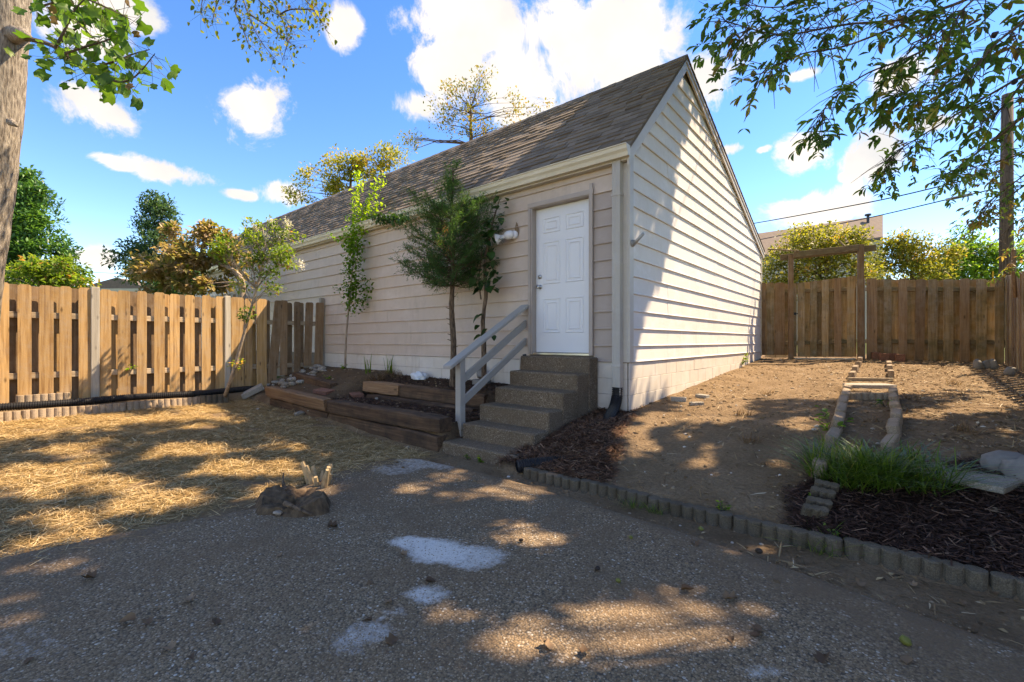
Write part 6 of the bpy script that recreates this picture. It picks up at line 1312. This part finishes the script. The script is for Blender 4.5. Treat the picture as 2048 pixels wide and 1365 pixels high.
# ---------------------------------------------------------------- beyond the fence on the right
nb = P(1640, 683, 27); nh = empty('neighbour_house', (nb[0], nb[1], 0.4), 'neighbouring house with brown roof behind the back fence', 'house')
def np_(px, py, Z): return P(px, py, Z)
ra, rbp = np_(1500, 470, 25), np_(1766, 431, 27.5); ea, eb_ = np_(1500, 508, 22.5), np_(1766, 492 - 17, 25)
dn = rbp - ra; ebp = np_(1766, 474, 25.2); eap = ebp - dn; ln_ = ra - (rbp - ra) * 0.3
ra2 = ra - dn * 0.4; eap2 = eap - dn * 0.4; back = (rbp - ebp) * [1, 1, -1]
V = [ra2, rbp, ebp, eap2, ra2 + back, rbp + back]; V = V + [v - [0, 0, 0.12] for v in V]
mobj('roof', V, [(0, 3, 2, 1), (0, 1, 5, 4), (6, 7, 8, 9), (6, 10, 11, 7), (3, 9, 8, 2), (1, 2, 8, 7), (1, 7, 11, 5)], M['shingle_flat'], nh)
wd = (rbp - ebp) * [1, 1, 0]; i0 = ebp + wd * 0.12 - dn * 0.01; i1 = eap2 + wd * 0.12; j0 = i0 + wd * 1.7; j1 = i1 + wd * 1.7
def wall_(p, q_, z0, z1, nm, mat, par): return mobj(nm, [(*p[:2], z0), (*q_[:2], z0), (*q_[:2], z1), (*p[:2], z1)], [(0, 1, 2, 3)], mat, par)
zt = ebp[2] - 0.15; b = MB(); lowz = min(eap2[2], ebp[2]) - 0.15
b.add([(*i0[:2], 0), (*i1[:2], 0), (*j1[:2], 0), (*j0[:2], 0), (i0[0], i0[1], ebp[2] - 0.1), (i1[0], i1[1], eap2[2] - 0.1), (j1[0], j1[1], eap2[2] - 0.1), (j0[0], j0[1], ebp[2] - 0.1)], [(0, 1, 5, 4), (1, 2, 6, 5), (2, 3, 7, 6), (3, 0, 4, 7)]); b.build('wall', M['neigh'], nh)
for k_ in range(9):
    f0 = 0.30 + 0.004; p0 = i0 + (i1 - i0) * 0.55; p1 = i0 + (i1 - i0) * 0.98; nn = -wd / np.linalg.norm(wd) * 0.03; zz = eap2[2] - 0.5 - 0.22 * k_
    b = MB(); b.add([(*(p0 + nn)[:2], zz), (*(p1 + nn)[:2], zz), (*(p1 + nn)[:2], zz - 0.21), (*(p0 + nn)[:2], zz - 0.21), (*p0[:2], zz), (*p1[:2], zz)], [(0, 1, 2, 3), (0, 4, 5, 1)]); b.build('siding_board', M['neigh_blue'], nh)
for px, py, hh in ((1736, 432, 0.32), (1677, 447, 0.22)):
    c = np_(px, py + 6, 26.6); b = MB(); b.tube([c - [0, 0, 0.4], c + [0, 0, hh * 0.5]], 0.07, 8); b.tube([c + [0, 0, hh * 0.5], c + [0, 0, hh * 0.8]], 0.16 if hh > 0.3 else 0.09, 8); b.build('vent', M['dark'], nh)
lh = P(215, 683, 45); lhh = empty('far_house', (lh[0], lh[1], 0.3), 'far grey-brown roof just above the left fence', 'house')
a0, a1, a2 = P(150, 578, 45), P(232, 556, 45), P(300, 578, 45); dd = EZ * 8
mobj('roof', [a0, a1, a2, a0 + dd, a1 + dd, a2 + dd], [(0, 1, 4, 3), (1, 2, 5, 4), (0, 2, 1), (3, 4, 5)], M['shingle_flat'], lhh)
b = MB(); b.add([a0 + EX * 0.4, a2 - EX * 0.4, a2 - EX * 0.4 + dd, a0 + EX * 0.4 + dd] + [np.array([v[0], v[1], 0.2]) for v in (a0 + EX * 0.4, a2 - EX * 0.4, a2 - EX * 0.4 + dd, a0 + EX * 0.4 + dd)], [(0, 1, 5, 4), (1, 2, 6, 5), (2, 3, 7, 6), (3, 0, 4, 7)]); b.build('wall', M['neigh'], lhh)
PZ = 14.0; pb_ = P(2012, 683, PZ); pole = empty('utility_pole', (pb_[0], pb_[1], 0.5), 'brown wooden utility pole behind the back fence corner', 'pole')
b = MB(); top_ = P(2015, 190, PZ); b.tube([(pb_[0], pb_[1], 0.3), P(2013, 400, PZ), top_], [0.175, 0.155, 0.13], 14); b.build('shaft', M['pole'], pole, smooth=True)
def wire(pts, r, label):
    c = curve([P(*p) for p in pts], 30); V, Fc = tube(c, r, 6); tag(mobj('overhead_wire', V, Fc, M['black'], None, origin=c[0]), label, 'wire')
wire([(2014, 338, PZ), (1955, 355, 14.5), (1780, 397, 17), (1640, 424, 20), (1500, 449, 24), (1380, 468, 28)], 0.022, 'upper black overhead wire crossing above the neighbouring roof')
wire([(2014, 372, PZ), (1945, 389, 14.5), (1890, 401, 15), (1740, 436, 18), (1600, 464, 21), (1500, 484, 24), (1400, 502, 28)], 0.020, 'lower black overhead wire with a thick splice near the pole')
wire([(2010, 380, PZ), (1950, 441, 14.6), (1905, 480, 15.2), (1868, 507, 16)], 0.013, 'thin wire running from the pole down to the left')
wire([(20, 540, 40), (120, 543, 40), (260, 549, 40), (420, 556, 40)], 0.02, 'faint thin wire low in the sky behind the left trees')
c = curve([P(1944, 389, 14.45), P(1892, 401, 14.95)], 6); b = MB(); b.tube(c, 0.052, 10); o = b.build('cable_splice', M['greymetal'], None, origin=c[0]); tag(o, 'grey cylindrical splice sleeve on the lower overhead wire', 'splice')
q = fpt(s_on_f(1986, 0.03), 0.03); b = MB(); zq = z_at(q, 560); b.box(q[0] - 0.012, q[0] + 0.012, q[1] - 0.008, q[1] + 0.008, zq - 0.05, zq + 0.18); tag(b.build('marker_stick', M['yellow'], None, origin=(q[0], q[1], zq)), 'short yellow stick on top of the back fence', 'stick')

# ---------------------------------------------------------------- ground litter
def gpos(n, x0, x1, y0, y1, w, seed=0):
    r = np.random.default_rng(seed); x = r.uniform(x0, x1, n * 4); y = r.uniform(y0, y1, n * 4); k = r.random(n * 4) < w(x, y); x, y = x[k][:n], y[k][:n]
    z = np.where(inside(PATIO, x, y), 0.008, H(x, y)); return np.stack([x, y, z], 1)
def litter(name, label, cat, tm, pos, ln, wd, mat, up=0.12, rnd=None, tall=None):
    n = len(pos); a = rng.uniform(0, 6.28, n); d = np.stack([np.cos(a), np.sin(a), rng.normal(0, up, n)], 1); l = rng.uniform(*ln, n); w = rng.uniform(*wd, n)
    V, Fc, rn = inst(tm[0], tm[1], pos, d, np.stack([w, l, l * 0.5 if tall is None else w * tall], 1), rng.uniform(-0.5, 0.5, n), rng.random(n) if rnd is None else rnd)
    return tag(mobj(name, V, Fc, mat, None, rnd=rn), label, cat, None, 'stuff')
ps = gpos(84000, -6.95, -1.2, -6.2, -1.72, lambda x, y: z_straw(x, y) * (0.55 + 0.45 * smooth(fbm(x, y, 4, 88), -0.4, 0.3)) + 0.03 * (x < -1.2), 1); ps[:, 2] += rng.uniform(0.0, 0.035, len(ps)) * (0.4 + 0.6 * smooth(fbm(ps[:, 0], ps[:, 1], 5, 89), -0.3, 0.4))
litter('straw', 'loose golden straw spread over the yard left of the patio', 'straw', STRIP, ps, (0.04, 0.16), (0.002, 0.0046), M['straw'], 0.18)
ps = gpos(26000, 1.8, 4.9, -1.78, 0.2, z_mulch_dark, 2); ps[:, 2] += rng.uniform(-0.004, 0.022, len(ps))
litter('dark_mulch', 'dark shredded bark mulch in the bed at right', 'mulch', CHIP, ps, (0.025, 0.095), (0.003, 0.011), M['mulch'], 0.28, None, 0.5)
ps = gpos(15000, -0.6, 0.9, -1.78, 0.5, z_mulch_red, 3); ps[:, 2] += rng.uniform(-0.004, 0.022, len(ps))
litter('red_mulch', 'red-brown shredded mulch heaped beside the steps', 'mulch', CHIP, ps, (0.025, 0.095), (0.003, 0.011), M['mulch_red'], 0.30, None, 0.5)
ps = gpos(6000, -4.7, -1.45, -1.5, -0.03, lambda x, y: 0.9 * smooth(y, -1.5, -1.3), 4); ps[:, 2] += rng.uniform(-0.004, 0.015, len(ps))
litter('bed_mulch', 'dark mulch in the timber bed below the wall', 'mulch', CHIP, ps, (0.02, 0.07), (0.006, 0.017), M['mulch'], 0.25, None, 0.5)
ps = gpos(12500, -0.3, 4.3, -2.5, 8.5, lambda x, y: (y > np.where(x > 0, -1.95 - 0.14 * x, -1.9)) * (1 - z_mulch_dark(x, y)) * (0.25 + 0.75 * smooth(x, 1.3, 2.2)) * smooth(fbm(x, y, 2.5, 95), -0.5, 0.5), 5)
litter('dry_litter', 'dry stems and leaf litter scattered on the bare dirt at right', 'litter', STRIP, ps, (0.03, 0.16), (0.003, 0.009), M['debris'], 0.22)
ps = gpos(3000, -0.3, 4.3, -2.6, 8.5, lambda x, y: (y > np.where(x > 0, -1.95 - 0.16 * x, -1.9)) * (1 - 0.9 * z_mulch_dark(x, y)) * (0.2 + 0.8 * smooth(x, 1.3, 2.4)), 6)
litter('leaf_litter', 'small dead leaf scraps scattered on the bare dirt', 'litter', LEAF4, ps, (0.025, 0.06), (0.015, 0.03), M['debris'], 0.3)
ps = gpos(5000, -7.3, 4.6, -2.6, 8.6, lambda x, y: np.where(inside(PATIO, x, y), 0.15, np.where(y > -1.76, 1.0, 0.4)) * (1 - 0.7 * z_mulch_dark(x, y)) * (y < np.where(x < 0, -0.05, 9)), 7)
VI, FI = ico(0); VI = VI * [1, 0.8, 0.6]
n_ = len(ps); s_ = rng.gamma(2.0, 0.006, n_).clip(0.004, 0.035); V, Fc, rn = inst(VI, FI, ps, unit(n_) * [1, 1, 0.3], s_); tag(mobj('soil_clods', V, Fc, M['clod'], None, rnd=rn), 'crumbs of soil and small stones on the bare dirt', 'soil', None, 'stuff')
# exposed aggregate pebbles nearest the camera
r2 = np.random.default_rng(12); N_ = 60000; dd_ = 1.0 / np.sqrt(r2.uniform(1 / 4.3 ** 2, 1 / 1.25 ** 2, N_)); uu = r2.uniform(-1.2, 1.2, N_); X3 = CAM + EX * (uu * dd_)[:, None] + EZ * dd_[:, None]
ok = inside(PATIO, X3[:, 0], X3[:, 1]); X3 = X3[ok]; soil = smooth(X3[:, 0], 0.9, 3.0) * smooth(X3[:, 1], -3.1, -2.4); X3 = X3[r2.random(len(X3)) > soil * 0.8]; X3[:, 2] = 0.005 + 0.006 * fbm(X3[:, 0], X3[:, 1], 1.5, 63); n_ = len(X3); s_ = r2.uniform(0.0028, 0.0062, n_)
V, Fc, rn = inst(VI * [1, 1.2, 0.75], FI, X3, np.stack([r2.normal(size=n_), r2.normal(size=n_), r2.normal(size=n_) * 0.2], 1), s_); tag(mobj('aggregate_pebbles', V, Fc, M['gravel'], None, rnd=np.clip(rn * 0.98, 0, 1)), 'tiny brown and white pebbles set in the patio surface', 'pebbles', None, 'stuff')
# fallen leaves and nuts lying on the patio, one by one
LM = [('stump', 590, 1010), ('white cement stain', 880, 1110), ('edging row', 1700, 1110), ('large sun patch', 1300, 1270), ('straw edge', 200, 1070), ('bottom left corner', 60, 1340), ('bottom right corner', 1980, 1340), ('small white stain', 850, 1190), ('bottom centre edge', 1024, 1350), ('bare left part', 330, 1250)]
SEEN = {}
def LEAFLAB(px, py, i):
    nm, lx, ly = min(LM, key=lambda q: (q[1] - px) ** 2 + 2 * (q[2] - py) ** 2); side = ('left of' if px < lx - 60 else 'right of' if px > lx + 60 else 'above' if py < ly else 'below'); k_ = (nm, side); SEEN[k_] = SEEN.get(k_, 0) + 1
    return f"{['small oval', 'small lobed'][(i + 1) % 2]} curled brown leaf {side} the {nm}" + ('' if SEEN[k_] == 1 else f", {ORD[SEEN[k_] - 1]} one out from it")
for i, (px, py) in enumerate([(190, 1172), (272, 1268), (295, 1262), (318, 1236), (372, 1222), (430, 1275), (345, 1320), (378, 1338), (655, 1072), (745, 1185), (770, 1226), (745, 1262), (790, 1305), (850, 1186), (812, 1128), (1362, 1202), (1448, 1220), (1508, 1272), (1510, 1302), (1462, 1302), (1645, 1350), (1815, 1352), (1852, 1132), (1800, 1138), (1832, 1182), (1995, 1202), (1390, 1112), (165, 1095), (1100, 1330), (70, 1345), (1175, 1320), (560, 1130), (1720, 1172), (1925, 1220)]):
    p = G(px, py); p[2] = max(p[2], 0.0) + 0.012 if inside(PATIO, p[0], p[1]) else p[2] + 0.012
    a = random.uniform(0, 6.28); cl = random.uniform(0.4, 1.1); tv = OVATE[0] if i % 2 else LOBED[0]; tv = tv.copy(); tv[:, 2] = cl * (np.abs(tv[:, 0]) ** 1.5) + 0.25 * cl * (tv[:, 1] - 0.5) ** 2 + rng.normal(0, 0.02, len(tv)); ln2 = random.uniform(0.04, 0.075)
    V, Fc, rn = inst(tv, OVATE[1] if i % 2 else LOBED[1], np.array([p]), np.array([[math.cos(a), math.sin(a), random.uniform(-0.1, 0.2)]]), np.array([[ln2 * 0.7, ln2, ln2]]), np.array([random.uniform(-0.4, 0.4)]), np.array([random.random()]))
    tag(mobj('fallen_leaf', V, Fc, M['deadleaf'], None, rnd=rn, origin=p), LEAFLAB(px, py, i), 'leaf', 'fallen leaves on the patio')
for i, (px, py, s_, mt, lab) in enumerate([(1811, 1314, 0.021, 'nut_green', 'yellow-green hickory nut near the bottom right of the patio'), (1403, 1073, 0.016, 'nut_green', 'green nut on the patio below the edging row'), (1518, 1121, 0.017, 'nut_dark', 'dark brown nut in the sun patch near the edging row'), (1195, 1160, 0.014, 'nut_dark', 'small dark nut in the middle right of the patio'), (1236, 1184, 0.013, 'nut_green', 'olive nut right of the small dark one'), (1262, 1091, 0.014, 'nut_green', 'small green nut left of the edging row sun patch'), (1042, 1097, 0.012, 'nut_dark', 'tiny dark nut right of the white cement stain')]):
    p = G(px, py); p[2] = max(p[2], 0.0); V, Fc = rock((0, 0, 0), (s_ * 1.25, s_, s_), 400 + i, 2, 0.08); o = mobj('hickory_nut', V + p + [0, 0, s_ + 0.006], Fc, M[mt], None, smooth=True, origin=p + [0, 0, s_]); tag(o, lab, 'nut', 'nuts on the patio')
p = G(795, 1055); rockobj('white_chip', 797, 1056, (0.03, 0.02, 0.014), 500, M['slab'], 'small white cement chip above the white stain', 'stone', None, 1)
